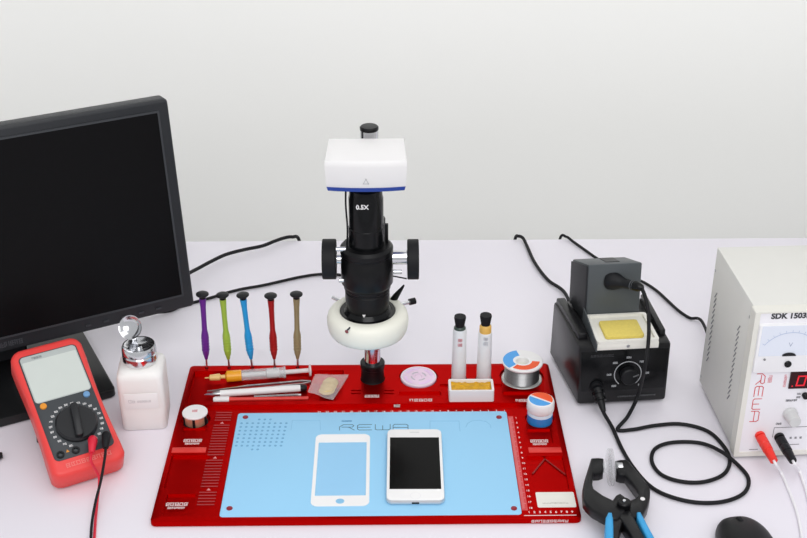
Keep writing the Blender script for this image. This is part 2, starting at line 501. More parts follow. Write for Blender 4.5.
# screw pockets embossed on the pad
me0 = None
cols = [0, 1, 2, 3, 4, 5, 6, 7, 8]
for ci in cols:
    for ri in range(9):
        if ri == 8 and ci not in (3, 4): continue
        if ri == 0 and ci not in (3, 4, 5): continue
        p = G(242.5 + ci * 5.6 - ri * 0.9, 419.5 + ri * 3.75, PT)
        if me0 is None:
            o = BM(); lathe(o, [(0.0017, 0), (.0017, .0002), (0.0, .0002)], 8)
            d = obj('pocket', o, M_PADM, t); me0 = d.data
        else:
            d = bpy.data.objects.new('pocket', me0); C.objects.link(d); d.parent = t
        d.location = INV[t.name] @ p
def outline_on_pad(px):
    o = BM(); strokes(o, [[(q.x, q.y) for q in [G(x, y, PT) for x, y in px]]], T(0, 0, PT), 0.0008, 0.00015)
    return obj('emboss_line', o, M_PADF, t, world=True)
outline_on_pad([(291, 430), (292.5, 420.5), (320, 420.5), (320.5, 430)])
outline_on_pad([(430, 430), (430, 421), (459, 421), (460, 431)])
outline_on_pad([(466, 427), (467.5, 423.5), (472, 421), (479, 420.3), (486, 421.5), (490, 424.5), (491, 428)])
# printed rulers: one centimetre a number
ZP = MT + 0.00005
o = BM()
p0 = Q(504.5, 410.6)
for k in range(24):
    merge(o, text_bm(str(k + 1), 0.0042, T(p0.x - k * 0.01025, p0.y, ZP), bold=0.00006))
obj('ruler_numbers', o, M_PRINT, t, world=True)
o = BM()
p0, p1 = Q(516, 418), Q(534.5, 508)
for k in range(18):
    f = k / 17
    merge(o, text_bm(str(k + 1), 0.0042, T(p0.x, p0.y + (p1.y - p0.y) * f, ZP), bold=0.00006))
obj('ruler_numbers', o, M_PRINT, t, world=True)
o = BM()
for k in range(90):
    y = p0.y + (p1.y - p0.y) * k / 89
    L = 0.005 if k % 5 == 0 else 0.003
    bx(o, PADX1 + 0.0015, PADX1 + 0.0015 + L, y - .0003, y + .0003, ZP, ZP + .0001)
obj('ruler_ticks', o, M_PRINTR, t, world=True)
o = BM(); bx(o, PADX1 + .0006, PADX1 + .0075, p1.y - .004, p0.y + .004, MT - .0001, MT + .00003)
obj('edge_sheen_strip', o, mat('edge_sheen_pink', '#d4484a', .4, metal=.2), t, world=True)  # pink band painted in for the sheen of the slanted edge
# small white headings (two lines of marks each)
def heading(px, py, wpx, lines=2, seed=1):
    wm = wpx / 800.0
    p = Q(px, py)
    o = BM()
    glyphs(o, T(p.x - wm / 2, p.y, ZP), wm, 0.0058, 5, seed)
    if lines == 2: glyphs(o, T(p.x - wm * .38, p.y - 0.0052, ZP), wm * .76, 0.0034, 8, seed + 9)
    obj('lettering', o, M_PRINT, t, world=True)
heading(192.5, 442, 18.5, 2, 1)
heading(176.5, 506, 20.5, 2, 1)
heading(539.5, 442.5, 18, 2, 1)
heading(421, 401.5, 24, 1, 2)
heading(524, 401.8, 17, 1, 2)
heading(372, 397.5, 15, 1, 4)
heading(397, 407.2, 6, 1, 6)
# pale red raised strips
for a, b in ((172, 206), (528.5, 561.5)):
    r_ = qrect(a, b, 448, 453)
    o = BM(); bx(o, r_[0], r_[1], r_[2], r_[3], MT - .0001, MT + .0012, bev=0.0004)
    obj('strip', o, M_REDL, t, world=True)
# V shaped rib on the right panel
o = BM()
pl = [(x.x, x.y) for x in (Q(533, 472), Q(545, 457.5), Q(565, 473))]
strokes(o, [pl], T(0, 0, MT - .0030), 0.0018, 0.0014)
obj('chevron_rib', o, mat('red_rib', '#8a0503', 0.4, metal=.2), t, world=True)
# slotted strip beside the pad
x0a, x1a = Q(213, 460).x, Q(226, 460).x
x0a, x1a = -0.2215, -0.2005
me0 = None
ys = Q(215, 413).y; ye = Q(205, 505).y
for k in range(34):
    if k in (4, 17, 28): continue
    y = ys + (ye - ys) * k / 33
    if me0 is None:
        o = BM(); bx(o, -.0100, .0100, -.0008, .0008, 0, .0010, bev=.0002, seg=1); d = obj('rib', o, mat('rib_highlight', '#a23a3c', .4, metal=.5), t); me0 = d.data  # paler rib colour paints in the highlights along the ribs
    else:
        d = bpy.data.objects.new('rib', me0); C.objects.link(d); d.parent = t
    d.location = INV[t.name] @ Vector(((x0a + x1a) / 2, y, MT))
for k in (4, 17, 28):
    y = ys + (ye - ys) * k / 33
    o = BM(); prism(o, [(-.0022, -.0014), (.0022, -.0014), (0, .0024)], 0, .0004, M=T((x0a + x1a) / 2, y, MT))
    obj('marker', o, M_PRINTR, t, world=True)
# white write-on plate and the rows of marks under it
a, b, c, d_ = qrect(536.5, 575, 492.5, 507.5)
o = BM(); prism(o, rrect(a, b, c, d_, 0.002), MT, MT + 0.0006)
wp = obj('note_plate', o, mat('note_white', '#e9e6df', 0.5, var=0.04), t, world=True)
o = BM()
glyphs(o, T(a + .006, c + .0055, MT + .0006), 0.03, 0.0028, 9, 8)
obj('lettering', o, mat('note_grey', '#cfccc6', .6), t, world=True)
p = Q(526, 512.3)
o = BM()
for k in range(9): merge(o, text_bm('ABCDEFGHI'[k] if False else str(k + 1), 0.0048, T(p.x + 0.0035 + k * 0.0061, p.y, ZP), bold=0.0001))
obj('lettering', o, M_PRINT, t, world=True)
o = BM()
p = Q(524, 515.6); bx(o, p.x, p.x + 0.059, p.y - .0005, p.y + .0005, ZP, ZP + .0001)
p = Q(531, 519.5, MT * .6)
glyphs(o, T(p.x, MY0 - .0002, 0.0025) @ rot(PI / 2, 'X'), 0.042, 0.0036, 10, 12)
obj('lettering', o, M_PRINT, t, world=True)

# ================================================================== phone and phone glass on the pad
pt = PT + 0.0001
a, b = G(386.7, 430.5, pt + .0073), G(443.5, 499, pt + .0073)
pw = 0.0671; plen = 0.1383
pc = G(414.9, 463.2, pt + .0073)
t = thing('smartphone', 'white smartphone with a black screen lying on the blue pad', 'phone', (pc.x, pc.y, pt), R(-0.6))
o = BM(); prism(o, rrect(-pw / 2, pw / 2, -plen / 2, plen / 2, 0.0075, 8), 0, 0.0066, bev=0.0024)
obj('case', o, M_PHONES, t)
o = BM(); prism(o, rrect(-pw / 2 + .0006, pw / 2 - .0006, -plen / 2 + .0006, plen / 2 - .0006, 0.007, 8), 0.0064, 0.0073, bev=0.0004)
obj('front_glass', o, M_PHONEW, t)
o = BM(); bx(o, -0.0298, 0.0298, -0.0485, 0.0515, 0.0072, 0.00738)
obj('screen', o, M_PHONEB, t)
o = BM(); ringprism(o, [(0.0062 * math.cos(k * PI / 12), 0.0062 * math.sin(k * PI / 12)) for k in range(24)], [(0.0056 * math.cos(k * PI / 12), 0.0056 * math.sin(k * PI / 12)) for k in range(24)], 0.0072, 0.0074, M=T(0, -0.0605, 0))
obj('home_button', o, mat('button_ring', '#e7e6e8', .3), t)
o = BM(); bx(o, -.006, .006, 0.0618, 0.0626, 0.0072, 0.0074)
obj('earpiece', o, mat('earpiece_grey', '#b9b9bd', .4), t)
o = BM(); bx(o, -.0042, .0042, -plen / 2 - .0001, -plen / 2 + .0005, 0.0024, 0.0046)
obj('charging_port', o, M_BLACKG, t)

gc = G(341.5, 468.5, pt + .0008)
t = thing('phone_glass', 'bare white phone glass with a clear window lying on the pad', 'phone glass', (gc.x, gc.y, pt), R(0.2))
def circ(r, n, cx=0, cy=0): return [(cx + r * math.cos(2 * PI * k / n), cy + r * math.sin(2 * PI * k / n)) for k in range(n)]
o = BM()
gw, gl = 0.0668, 0.1378
oo = rrect(-gw / 2, gw / 2, -gl / 2, gl / 2, 0.008, 8)
ii = rrect(-0.0293, 0.0293, -0.0505, 0.0525, 0.0006, 8)
# frame with its window, and a hole for the button: built as strips
yb = -0.0505
ringprism(o, oo, ii, 0, 0.0008)
gf = obj('frame', o, M_PHONEW, t)
o = BM(); bx(o, -0.0292, 0.0292, -0.0504, 0.0524, 0.0001, 0.0006)
obj('window', o, mat('window_clear', '#c4e6fa', 0.15, alpha=0.08, spec=.2), t)
o = BM(); prism(o, [(0.0050 * math.cos(k * PI / 12), -0.0605 + 0.0046 * math.sin(k * PI / 12)) for k in range(24)], 0.0008, 0.00085)
obj('home_hole', o, M_PADF, t)

# ================================================================== microscope on its pole
MXC, MYC = -0.0272, 1.300
t = thing('microscope', 'black video microscope with white camera head on a chrome pole', 'microscope', (POLE[0], POLE[1], MT))
W = dict(parent=t, world=True)
AX = T(MXC, MYC, 0)
o = BM(); lathe(o, [(0, MT), (.0165, MT), (.0155, .010), (.0150, .0225), (.0150, .0265), (.0162, .0275), (.0162, .0335), (.0152, .0345), (0.0108, .0345)], 32, T(POLE[0], POLE[1], 0))
obj('pole_socket', o, M_BLACKM, **W)
o = BM(); cyl(o, 0.0108, 0.0345 - .02, 0.3608, 0, 32, T(POLE[0], POLE[1], 0)); obj('pole', o, M_CHROME, **W)
o = BM(); lathe(o, [(0, .3605), (.0108, .3605), (.0112, .3612), (.0112, .3642), (.0098, .3655), (0, .366)], 32, T(POLE[0], POLE[1], 0)); obj('pole_cap', o, M_BLACKM, **W)
# clamp sleeve round the pole and the arm to the body
o = BM(); cyl(o, 0.0185, 0.196, 0.245, .002, 32, T(POLE[0], POLE[1], 0))
bx(o, MXC - .016, MXC + .016, MYC + .02, POLE[1] - .008, 0.203, 0.238, bev=.002)
obj('clamp_arm', o, M_BLACKM, **W)
# body
o = BM(); lathe(o, [(0, .238), (.0213, .238), (.0213, .262), (.0205, .263), (.0205, .3), (.0195, .304), (.0195, .312), (0, .312)], 36, AX); obj('upper_tube', o, M_BLACKG, **W)
o = BM(); lathe(o, [(0, .185), (.029, .185), (.0315, .189), (.0315, .221), (.0305, .2225), (.0305, .227), (.0318, .2285), (.0318, .235), (.0285, .2385), (0, .2385)], 40, AX); obj('focus_housing', o, M_BLACKM, **W)
o = BM(); lathe(o, [(0, .163), (.0272, .163), (.0272, .176), (.0262, .177), (.0262, .179), (.0285, .181), (.0285, .1855), (0, .1855)], 40, AX); zr = obj('zoom_ring', o, M_BLACKM, **W)
o = BM(); lathe(o, [(0, .118), (.018, .118), (.0235, .126), (.0262, .150), (.0262, .1635), (0, .1635)], 40, AX); obj('objective', o, M_BLACKM, **W)
# knobs
for x0, x1, sx0, sx1 in ((-0.0805, -0.0640, -0.064, -0.055), (0.0215, 0.0352, 0.003, 0.0215)):
    zc = 0.2185 if x0 < 0 else .2175
    o = BM(); lathe(o, [(0, x0), (.0235, x0), (.0245, x0 + .0008), (.0245, x1 - .0008), (.0235, x1), (0, x1)], 32, T(0, MYC, zc) @ rot(PI / 2, 'Y'))
    obj('focus_knob', o, M_RUBBER, **W)
    o = BM(); cyl(o, 0.0088 if x0 > 0 else .006, sx0, sx1, .0005, 20, T(0, MYC, zc + (.003 if x0 > 0 else 0)) @ rot(PI / 2, 'Y'))
    obj('knob_shaft', o, M_CHROME, **W)
for x, z, dx in ((-.0635, .238, .012), (-.061, .196, .008), (.0045, .207, .01)):
    o = BM(); cyl(o, 0.0028, x, x + dx, .0003, 12, T(0, MYC - .012, z) @ rot(PI / 2, 'Y')); obj('set_screw', o, M_CHROME, **W)
# small post and cable beside the tube
o = BM(); bx(o, -0.0052, -0.0012, MYC + .004, MYC + .009, .236, .262, bev=.0006); obj('post', o, M_BLACKM, **W)
o = BM(); tube(o, [(-.0505, MYC, .312), (-.0508, MYC - .003, .29), (-.0495, MYC - .004, .262), (-.0505, MYC - .002, .236)], .0011, 8); obj('camera_cable', o, M_RUBBER, **W)
# camera head
hb, ht = 0.3185, 0.3575
y0, y1 = 1.2745, 1.343
def slab(z, wx, ya, yb, r, bulge):
    pts = []
    n = 10
    for k in range(n + 1):
        f = k / n; pts.append((-wx + 2 * wx * f, ya - bulge * (1 - (2 * f - 1) ** 2)))
    for k in range(n + 1):
        f = k / n; pts.append((wx - .002 - (2 * wx - .004) * f, yb))
    return [(MXC + .001 + x, y, z) for x, y in pts]
def loft(bm, rings):
    R_ = [[bm.verts.new(p) for p in q] for q in rings]
    n = len(R_[0])
    for a, b in zip(R_[:-1], R_[1:]):
        for k in range(n): bm.faces.new((a[k], a[(k + 1) % n], b[(k + 1) % n], b[k]))
    bm.faces.new(R_[0][::-1]); bm.faces.new(R_[-1])
    return bm
o = BM(); loft(o, [slab(hb + .0055, .0448, y0 + .002, y1, .004, .004), slab(hb + .008, .0456, y0 + .001, y1, .004, .004), slab(ht - .008, .0468, y0, y1, .004, .004), slab(ht - .0018, .0466, y0 + .0006, y1 - .0006, .004, .004), slab(ht - .0004, .0462, y0 + .002, y1 - .002, .004, .004), slab(ht, .0454, y0 + .0035, y1 - .0035, .004, .004)])
hd = obj('camera_head', o, M_WHITE, ang=50, **W)
o = BM(); loft(o, [slab(hb, .0425, y0 + .004, y1 - .001, .004, .004), slab(hb + .0008, .044, y0 + .0022, y1, .004, .004), slab(hb + .0056, .0452, y0 + .0012, y1, .004, .004)])
obj('blue_trim', o, M_BLUETRIM, ang=50, **W)
o = BM(); strokes(o, [[(-.003, 0), (0, .006), (.003, 0), (-.003, 0)]], T(MXC + .001, y0 - .0036, hb + .0115) @ rot(PI / 2, 'X'), .0009)
obj('emblem', o, mat('emblem_grey', '#c9c9cb', .4), **W)
o = text_bm('0.5X', 0.0075, T(MXC - .004, MYC - .0206, .2965) @ rot(PI / 2, 'X'), bold=.0002, ext=.0008); obj('lettering', o, M_WHITE, **W)
o = BM(); prism(o, [(-.002, .004), (.002, .004), (0, 0)], 0, .0006, M=T(MXC - .004, MYC - .0262, .152) @ rot(PI / 2, 'X')); obj('marker', o, M_WHITE, **W)
# ring light
o = BM(); lathe(o, [(.0262, .121), (.028, .1175), (.0435, .1165), (.0465, .1185), (.0490, .1235), (.0502, .1300), (.0502, .1375), (.0490, .1425), (.0465, .1460), (.042, .1478), (.036, .1485), (.0345, .1475), (.0345, .1445), (.0262, .1445)], 56, AX)
bmesh.ops.create_circle
rl = obj('ring_light', o, M_CREAM, ang=50, **W)
o = BM(); lathe(o, [(.0255, .1446), (.0335, .1446), (.0343, .1472), (.034, .1478), (.030, .1478), (.0262, .1525), (.0255, .1525)], 48, AX)
obj('adapter_ring', o, M_BLACKG, **W)
for a in (R(-118), R(25), R(140)):
    d = Vector((math.cos(a), math.sin(a), 0)); pz = .1445
    p = Vector((MXC, MYC, pz)) + d * .044
    o = BM(); tube(o, [p - d * .004, p + d * (.0085 if a < 0 else .014)], .0024, 12, smooth=False); obj('thumbscrew', o, M_CHROME, **W)
    if a > 0 and a < 1:
        o = BM(); tube(o, [p + d * .013, p + d * .021], .0042, 14, smooth=False); obj('thumbscrew_head', o, M_BLACKM, **W)
# cable and plug of the ring light
o = BM(); tube(o, [(-.001, 1.318, .186), (.010, 1.322, .1815), (.0185, 1.325, .178), (.021, 1.326, .177)], .0009, 8)
obj('light_cable', o, M_RUBBER, **W)
o = BM(); tube(o, [V(404, 285, 1.326), V(402, 288, 1.326), V(396, 296, 1.326), V(392, 302, 1.326)], [.0010, .0018, .0040, .0046], 12)
obj('light_plug', o, M_BLACKM, **W)

# ================================================================== screwdrivers in the back edge of the mat
caps = [(202.3, 294), (222.4, 294.8), (242.7, 294.8), (270.6, 295.5), (296.3, 294)]
sd = [('purple', M_PURPLE), ('lime green', M_GREEN), ('bright blue', M_CYAN), ('dark red', M_DRED), ('bronze', M_GOLD)]
for k in range(5):
    foot = Vector((SDP[k].x, SDP[k].y, 0.0025))
    top = V(caps[k][0], caps[k][1], SDP[k].y)
    d = (top - foot); L = d.length
    t = thing('screwdriver', sd[k][0] + ' precision screwdriver with a black swivel cap', 'screwdriver', foot, group='precision screwdrivers standing in the mat')
    M = align_z(d)
    s = L / 0.118
    def zz(pr): return [(r, z * s) for r, z in pr]
    o = BM(); lathe(o, zz([(0, 0), (.0007, 0), (.0014, .006), (.0014, .024), (0, .024)]), 12, M); obj('blade', o, M_STEEL, t)
    o = BM(); lathe(o, zz([(0, .0195), (.0021, .0195), (.0030, .024), (.0042, .028), (.0048, .034), (.0050, .05), (.0050, .056), (.0043, .06), (.0036, .064), (.0034, .08), (.0037, .098), (.0044, .108), (.0046, .1115), (0, .1115)]), 20, M)
    h = obj('handle', o, sd[k][1], t)
    for q in range(5):
        o = BM(); z = .033 + q * .0045
        lathe(o, zz([(.0049, z), (.0053, z + .0008), (.0053, z + .0016), (.0049, z + .0024)]), 20, M); obj('grip_ring', o, sd[k][1], h)
    o = BM(); lathe(o, zz([(0, .1116), (.004, .1116), (.0046, .1150), (.0076, .1162), (.0084, .1172), (.0083, .1184), (.0060, .1198), (0, .1202)]), 24, M); obj('swivel_cap', o, M_BLACK, t)

# ================================================================== tools in the long tray
TZ = MT - 0.005
def along(a, b): return (b - a)
# flux syringe
a, b = G(205, 378.5, TZ + .0075), G(312.5, 370.5, TZ + .0075)
a.z = b.z = TZ + .0082
d = b - a; L = d.length; ang = math.atan2(d.y, d.x)
t = thing('flux_syringe', 'clear plastic syringe with amber flux lying along the tray', 'syringe', (a.x, a.y, TZ + .0082), ang)
MS = rot(PI / 2, 'Y')
def prof(name, pr, m, seg=20): 
    o = BM(); lathe(o, pr, seg, MS); return obj(name, o, m, t)
prof('needle_tip', [(0, 0), (.0008, 0), (.0009, .005), (.0038, .0065), (.0046, .016), (.0046, .0195), (.0026, .021), (.0026, .0265), (0, .0265)], M_YELLOWF)
prof('flux', [(0, .0266), (.0035, .0266), (.0076, .029), (.0076, .048), (0, .048)], M_AMBER)
prof('barrel', [(.0068, .0481), (.0074, .0481), (.0074, .1065), (.0068, .1065), (.0068, .0481)], mat('barrel_clear', '#e9ecee', 0.1, alpha=0.22), 24)
prof('plunger', [(0, .0485), (.0032, .0485), (.0032, .080), (.0062, .082), (.0062, .098), (.003, .099), (.003, .137), (.008, .138), (.008, .1405), (0, .1405)], mat('plunger_clear', '#f1eeee', .25, alpha=.7))
prof('flange', [(.0074, .1035), (.0081, .1035), (.0081, .1065), (.0074, .1065)], M_CLEAR)
# metal tweezers
a, b = G(207, 391, TZ + .003), G(311, 381, TZ + .003)
d = b - a; L = d.length; ang = math.atan2(d.y, d.x)
t = thing('tweezers', 'slim grey metal tweezers lying between syringe and white knife', 'tweezers', (a.x, a.y, TZ), ang)
for s in (-1, 1):
    o = BM()
    prism(o, [(0, s * .0002), (.05, s * .0028), (L - .012, s * .0024), (L, s * .0001), (L, s * .0016), (L - .012, s * .0050), (.05, s * .0056), (.012, s * .0018), (0, s * .0008)], 0.0, 0.0032, bev=.0003)
    obj('arm', o, M_STEEL, t)
# white knife
a, b = G(204, 394.5, TZ + .005), G(306, 387.5, TZ + .005)
b = a + (G(309, 387.3, TZ + .005) - a) * .98
d = b - a; L = d.length; ang = math.atan2(d.y, d.x)
t = thing('craft_knife', 'white and silver craft knife with a small blade in the tray', 'knife', (a.x, a.y, TZ + .0046), ang)
o = BM(); prism(o, [(0, 0), (.012, -.003), (.014, .0025), (.004, .0022)], -.0003, .0003); obj('blade', o, M_STEEL, t)
prof('collet', [(0, .010), (.002, .0105), (.0034, .014), (.0034, .021), (0, .021)], M_STEEL)
prof('handle', [(0, .0205), (.0044, .0207), (.0046, .024), (.0046, L - .012), (.0042, L - .008), (0, L - .008)], M_WHITE)
prof('end_cap', [(0, L - .009), (.0044, L - .0085), (.0044, L - .002), (.003, L), (0, L)], M_BLACK)
# grey ridged stick
a, b = G(254, 396.3, TZ + .003), G(301, 394.2, TZ + .003)
d = b - a; L = d.length; ang = math.atan2(d.y, d.x)
t = thing('metal_rod', 'short ridged silver rod lying next to the red brush', 'rod', (a.x, a.y - .0004, TZ + .0022), ang)
pr = [(0, 0), (.0018, 0)]
k = 0
while .0025 * k + .004 < L:
    pr += [(.0021, .0025 * k + .001), (.0016, .0025 * k + .0022)]; k += 1
pr += [(.0018, L), (0, L)]
prof('shank', pr, M_STEEL, 12)
# red brush
a, b = G(213, 399.8, TZ + .004), G(309, 398.3, TZ + .004)
d = b - a; L = d.length; ang = math.atan2(d.y, d.x)
t = thing('brush', 'thin red stick with a white end along the tray front', 'brush', (a.x, a.y, TZ + .0042), ang)
prof('white_end', [(0, 0), (.0030, .0006), (.0040, .003), (.0040, .021), (0, .021)], M_WHITE)
prof('stick', [(0, .0208), (.0032, .021), (.0026, .03), (.0026, L - .001), (0, L)], mat('stick_red', '#d6322b', .35))
# zip bag
c = [G(315, 373, TZ + .009), G(349, 373.5, TZ + .009), G(333, 400, TZ + .006), G(307.5, 391, TZ + .007)]
t = thing('zip_bag', 'small clear bag of beige powder at the tray end', 'bag', ((c[0].x + c[2].x) / 2, (c[0].y + c[2].y) / 2, TZ))
o = BM(); n = 10
for sgn in (0, 1):
    g = []
    for i in range(n + 1):
        row = []
        for j in range(n + 1):
            fu, fv = i / n, j / n
            p = (c[0] * (1 - fu) + c[1] * fu) * (1 - fv) + (c[3] * (1 - fu) + c[2] * fu) * fv
            puff = (math.sin(PI * fu) * math.sin(PI * fv)) ** .6
            zc = p.z * .5 + .004
            p = Vector((p.x, p.y, max(TZ + .0006, zc + (puff * .0085 if sgn else -puff * .0045 - .0002) + .0006 * math.sin(9 * fu + 5 * fv))))
            row.append(o.verts.new(p))
        g.append(row)
    for i in range(n):
        for j in range(n):
            q = (g[i][j], g[i + 1][j], g[i + 1][j + 1], g[i][j + 1]); o.faces.new(q if sgn else q[::-1])
obj('film', o, M_BAG, t, world=True, ang=80, recalc=False)
ctr = (c[0] + c[1] + c[2] + c[3]) / 4 + Vector((.0035, -.002, 0))
o = BM()
rnd = random.Random(3)
for k in range(3):
    M = T(ctr.x - .002 + .002 * k, ctr.y - .011 + .009 * k, TZ + .0062) @ rot(.5 * k, 'Z')
    lathe(o, [(0, -.003), (.008, -.0022), (.0108, .0006), (.008, .0040), (0, .0052)], 12, M)
obj('powder', o, M_BEIGE, t, world=True, ang=80)

# ================================================================== things standing on the mat
# pink disc
t = thing('wick_disc', 'pale pink round plastic disc in a round recess', 'disc', (disc_c.x, disc_c.y, MT - .003))
o = BM(); lathe(o, [(0, 0), (.0235, 0), (.0240, .001), (.0240, .0038), (.0232, .0046), (.0050, .0046), (.004, .0036), (0, .0036)], 40)
obj('disc', o, M_PINK, t)
o = BM(); lathe(o, [(.0222, .0046), (.0232, .0046), (.0232, .0051), (.0222, .0051), (.0222, .0046)], 40); obj('rim', o, M_WHITE, t)
for k, (r0, r1) in enumerate(((.0155, .019), (.0085, .0105))):
    o = BM()
    for a0 in range(0, 360, 90):
        pts = [(r1 * math.cos(R(a0 + q)), r1 * math.sin(R(a0 + q))) for q in range(0, 61, 10)] + [(r0 * math.cos(R(a0 + q)), r0 * math.sin(R(a0 + q))) for q in range(60, -1, -10)]
        prism(o, pts, .0046, .0048)
    obj('label_arc', o, mat('label_pink%d' % k, ('#e3c3e6', '#b9b3bd')[k], .4), t)
# two vials
for k, (p, lab) in enumerate(zip(TUB, ('slim white vial with a dark green neck and black stopper', 'slim white vial with an amber neck and black stopper'))):
    t = thing('vial', lab, 'vial', (p.x, p.y, MT - .004), group='stoppered vials behind the rosin box')
    hh = .0830 if k == 0 else .0850
    nb = hh - (.0015 if k == 0 else .0085)
    o = BM(); lathe(o, [(0, 0), (.0094, 0), (.0098, .001), (.0088, nb - .002), (.0084, nb), (0, nb)], 28); obj('label_sleeve', o, M_TUBEW, t)
    o = BM(); lathe(o, [(0, nb), (.0078, nb), (.0078, hh), (.007, hh + .0012), (.0056, hh + .0025), (0, hh + .0025)], 28)
    obj('neck', o, mat('neck_green', '#3c4a44', .3) if k == 0 else mat('neck_amber', '#e5b55c', .3), t)
    o = BM(); lathe(o, [(0, hh + .0015), (.0058, hh + .0015), (.0062, hh + .005), (.0078, hh + .0145), (.0074, hh + .0168), (0, hh + .0172)], 28); obj('stopper', o, M_RUBBER, t)
    o = BM(); glyphs(o, T(-.0028, -.0094, hh - .0165) @ rot(PI / 2, 'X'), .006, .0045, 2, 3); glyphs(o, T(-.0028, -.0095, hh - .0235) @ rot(PI / 2, 'X'), .006, .0045, 2, 6)
    obj('lettering', o, mat('pink_ink', '#e39aa2', .6) if k == 0 else mat('grey_ink2', '#d3d6de', .6), t)
# rosin box
a, b = G(449, 402, MT), G(494, 402, MT)
t = thing('rosin_box', 'white open box holding yellow rosin in front of two vials', 'box', ((a.x + b.x) / 2, a.y, MT))
hw, dp, hh = (b.x - a.x) / 2 , 0.0285, 0.0165
o = BM()
ringprism(o, rrect(-hw, hw, 0, dp, .0025), rrect(-hw + .003, hw - .003, .003, dp - .003, .001), 0, hh)
prism(o, rrect(-hw + .0005, hw - .0005, .0005, dp - .0005, .002), 0, .003)
obj('box_body', o, M_WHITE, t)
o = BM(); n = 14; m = 6; g = []
rnd = random.Random(8)
for i in range(n + 1):
    g.append([o.verts.new((-hw + .0032 + (2 * hw - .0064) * i / n, .0032 + (dp - .0064) * j / m, .0135 + rnd.uniform(-.0012, .0012))) for j in range(m + 1)])
for i in range(n):
    for j in range(m): o.faces.new((g[i][j], g[i + 1][j], g[i + 1][j + 1], g[i][j + 1]))
obj('rosin', o, M_ROSIN, t, ang=5)
# solder spool
t = thing('solder_spool', 'spool of solder wire with an orange and blue label on top', 'spool', (sp_c.x, sp_c.y, MT - .004), R(8))
SR = 0.0270
o = BM(); lathe(o, [(0.008, 0), (SR - .0005, 0), (SR, .0008), (SR, .002), (SR - .001, .0028), (.008, .0028)], 44); obj('lower_flange', o, mat('flange_grey', '#c9c9c7', .3, metal=.4), t)
o = BM(); pr = []
for k in range(14):
    z = .0032 + k * .00165; pr += [(.0225, z), (.0232, z + .0008)]
pr += [(.0225, .0263), (.012, .0263)]; pr = [(.012, .003)] + pr
lathe(o, pr, 44); obj('wire_winding', o, M_SOLDER, t, ang=80)
zf = .0266
o = BM(); lathe(o, [(.0085, zf), (SR - .0005, zf), (SR, zf + .0008), (SR, zf + .0024), (SR - .001, zf + .0032), (.0095, zf + .0032), (.0085, zf + .0022), (.0085, .003)], 44); uf = obj('upper_flange', o, M_WHITE, t)
o = BM(); lathe(o, [(0, .004), (.0084, .004), (.0084, .022), (0, .022)], 24); obj('core', o, mat('core_cream', '#dfe0d4', .5), t)
def sector(bm, r0, r1, a0, a1, z, th=.0002):
    q = [a0 + (a1 - a0) * k / 16 for k in range(17)]
    prism(bm, [(r1 * math.cos(R(a)), r1 * math.sin(R(a))) for a in q] + [(r0 * math.cos(R(a)), r0 * math.sin(R(a))) for a in q[::-1]], z, z + th)
    return bm
o = BM(); sector(o, .0125, .0258, 95, 215, zf + .0032); obj('label_blue', o, M_LABB, uf)
o = BM(); sector(o, .0125, .0225, 222, 345, zf + .0032); obj('label_orange', o, M_LABO, uf)
# small jar
t = thing('flux_jar', 'small white and blue screw jar with orange and blue lid', 'jar', (jar_c.x, jar_c.y, MT - .003))
o = BM(); lathe(o, [(0, 0), (.0150, 0), (.0160, .001), (.0160, .0125), (0, .0125)], 32); obj('jar_base', o, M_JARB, t)
o = BM(); lathe(o, [(0, .0125), (.0158, .0125), (.0158, .0165), (.0148, .018), (0, .018)], 32); obj('jar_neck', o, mat('jar_pale', '#d5e4ef', .3), t)
o = BM(); lathe(o, [(0, .0175), (.0160, .0175), (.0172, .0195), (.0172, .030), (.0162, .0325), (.0150, .0332), (0, .0332)], 36); ld = obj('lid', o, M_WHITE, t)
o = BM(); prism(o, [(.0148 * math.cos(R(a)), .0148 * math.sin(R(a))) for a in range(-30, 145, 8)], .0332, .0334); obj('label_orange', o, M_LABO, ld)
o = BM(); prism(o, [(.0148 * math.cos(R(a)), .0148 * math.sin(R(a))) for a in range(152, 322, 8)], .0332, .0334); obj('label_blue', o, M_LABB, ld)
# copper spool
t = thing('copper_spool', 'small spool of copper wire with a round white top', 'spool', (cu_c.x, cu_c.y, MT - .005))
o = BM(); cyl(o, .0155, 0, .002, .0005, 32); obj('lower_flange', o, M_BLACK, t)
o = BM(); lathe(o, [(0, .002), (.0135, .002), (.0138, .004), (.0138, .013), (.0135, .0148), (0, .0148)], 32); obj('wire_winding', o, M_COPPER, t)
for a in (-165, -90, -22):
    o = BM(); bx(o, -.0016, .0016, -.0010, .0006, .002, .0148, M=rot(R(a + 90), 'Z') @ T(0, -.0142, 0)); obj('rib', o, M_BLACK, t)
o = BM(); cyl(o, .0158, .0148, .0175, .0006, 36); uf = obj('upper_flange', o, M_WHITE, t)
o = BM(); glyphs(o, T(-.0035, -.001, .0175), .007, .005, 2, 4); obj('lettering', o, mat('pink_ink', '#e39aa2', .6), uf)

# ================================================================== multimeter
psi, al = R(28.8), R(26)
mw, ml, mth = 0.0870, 0.181, 0.034
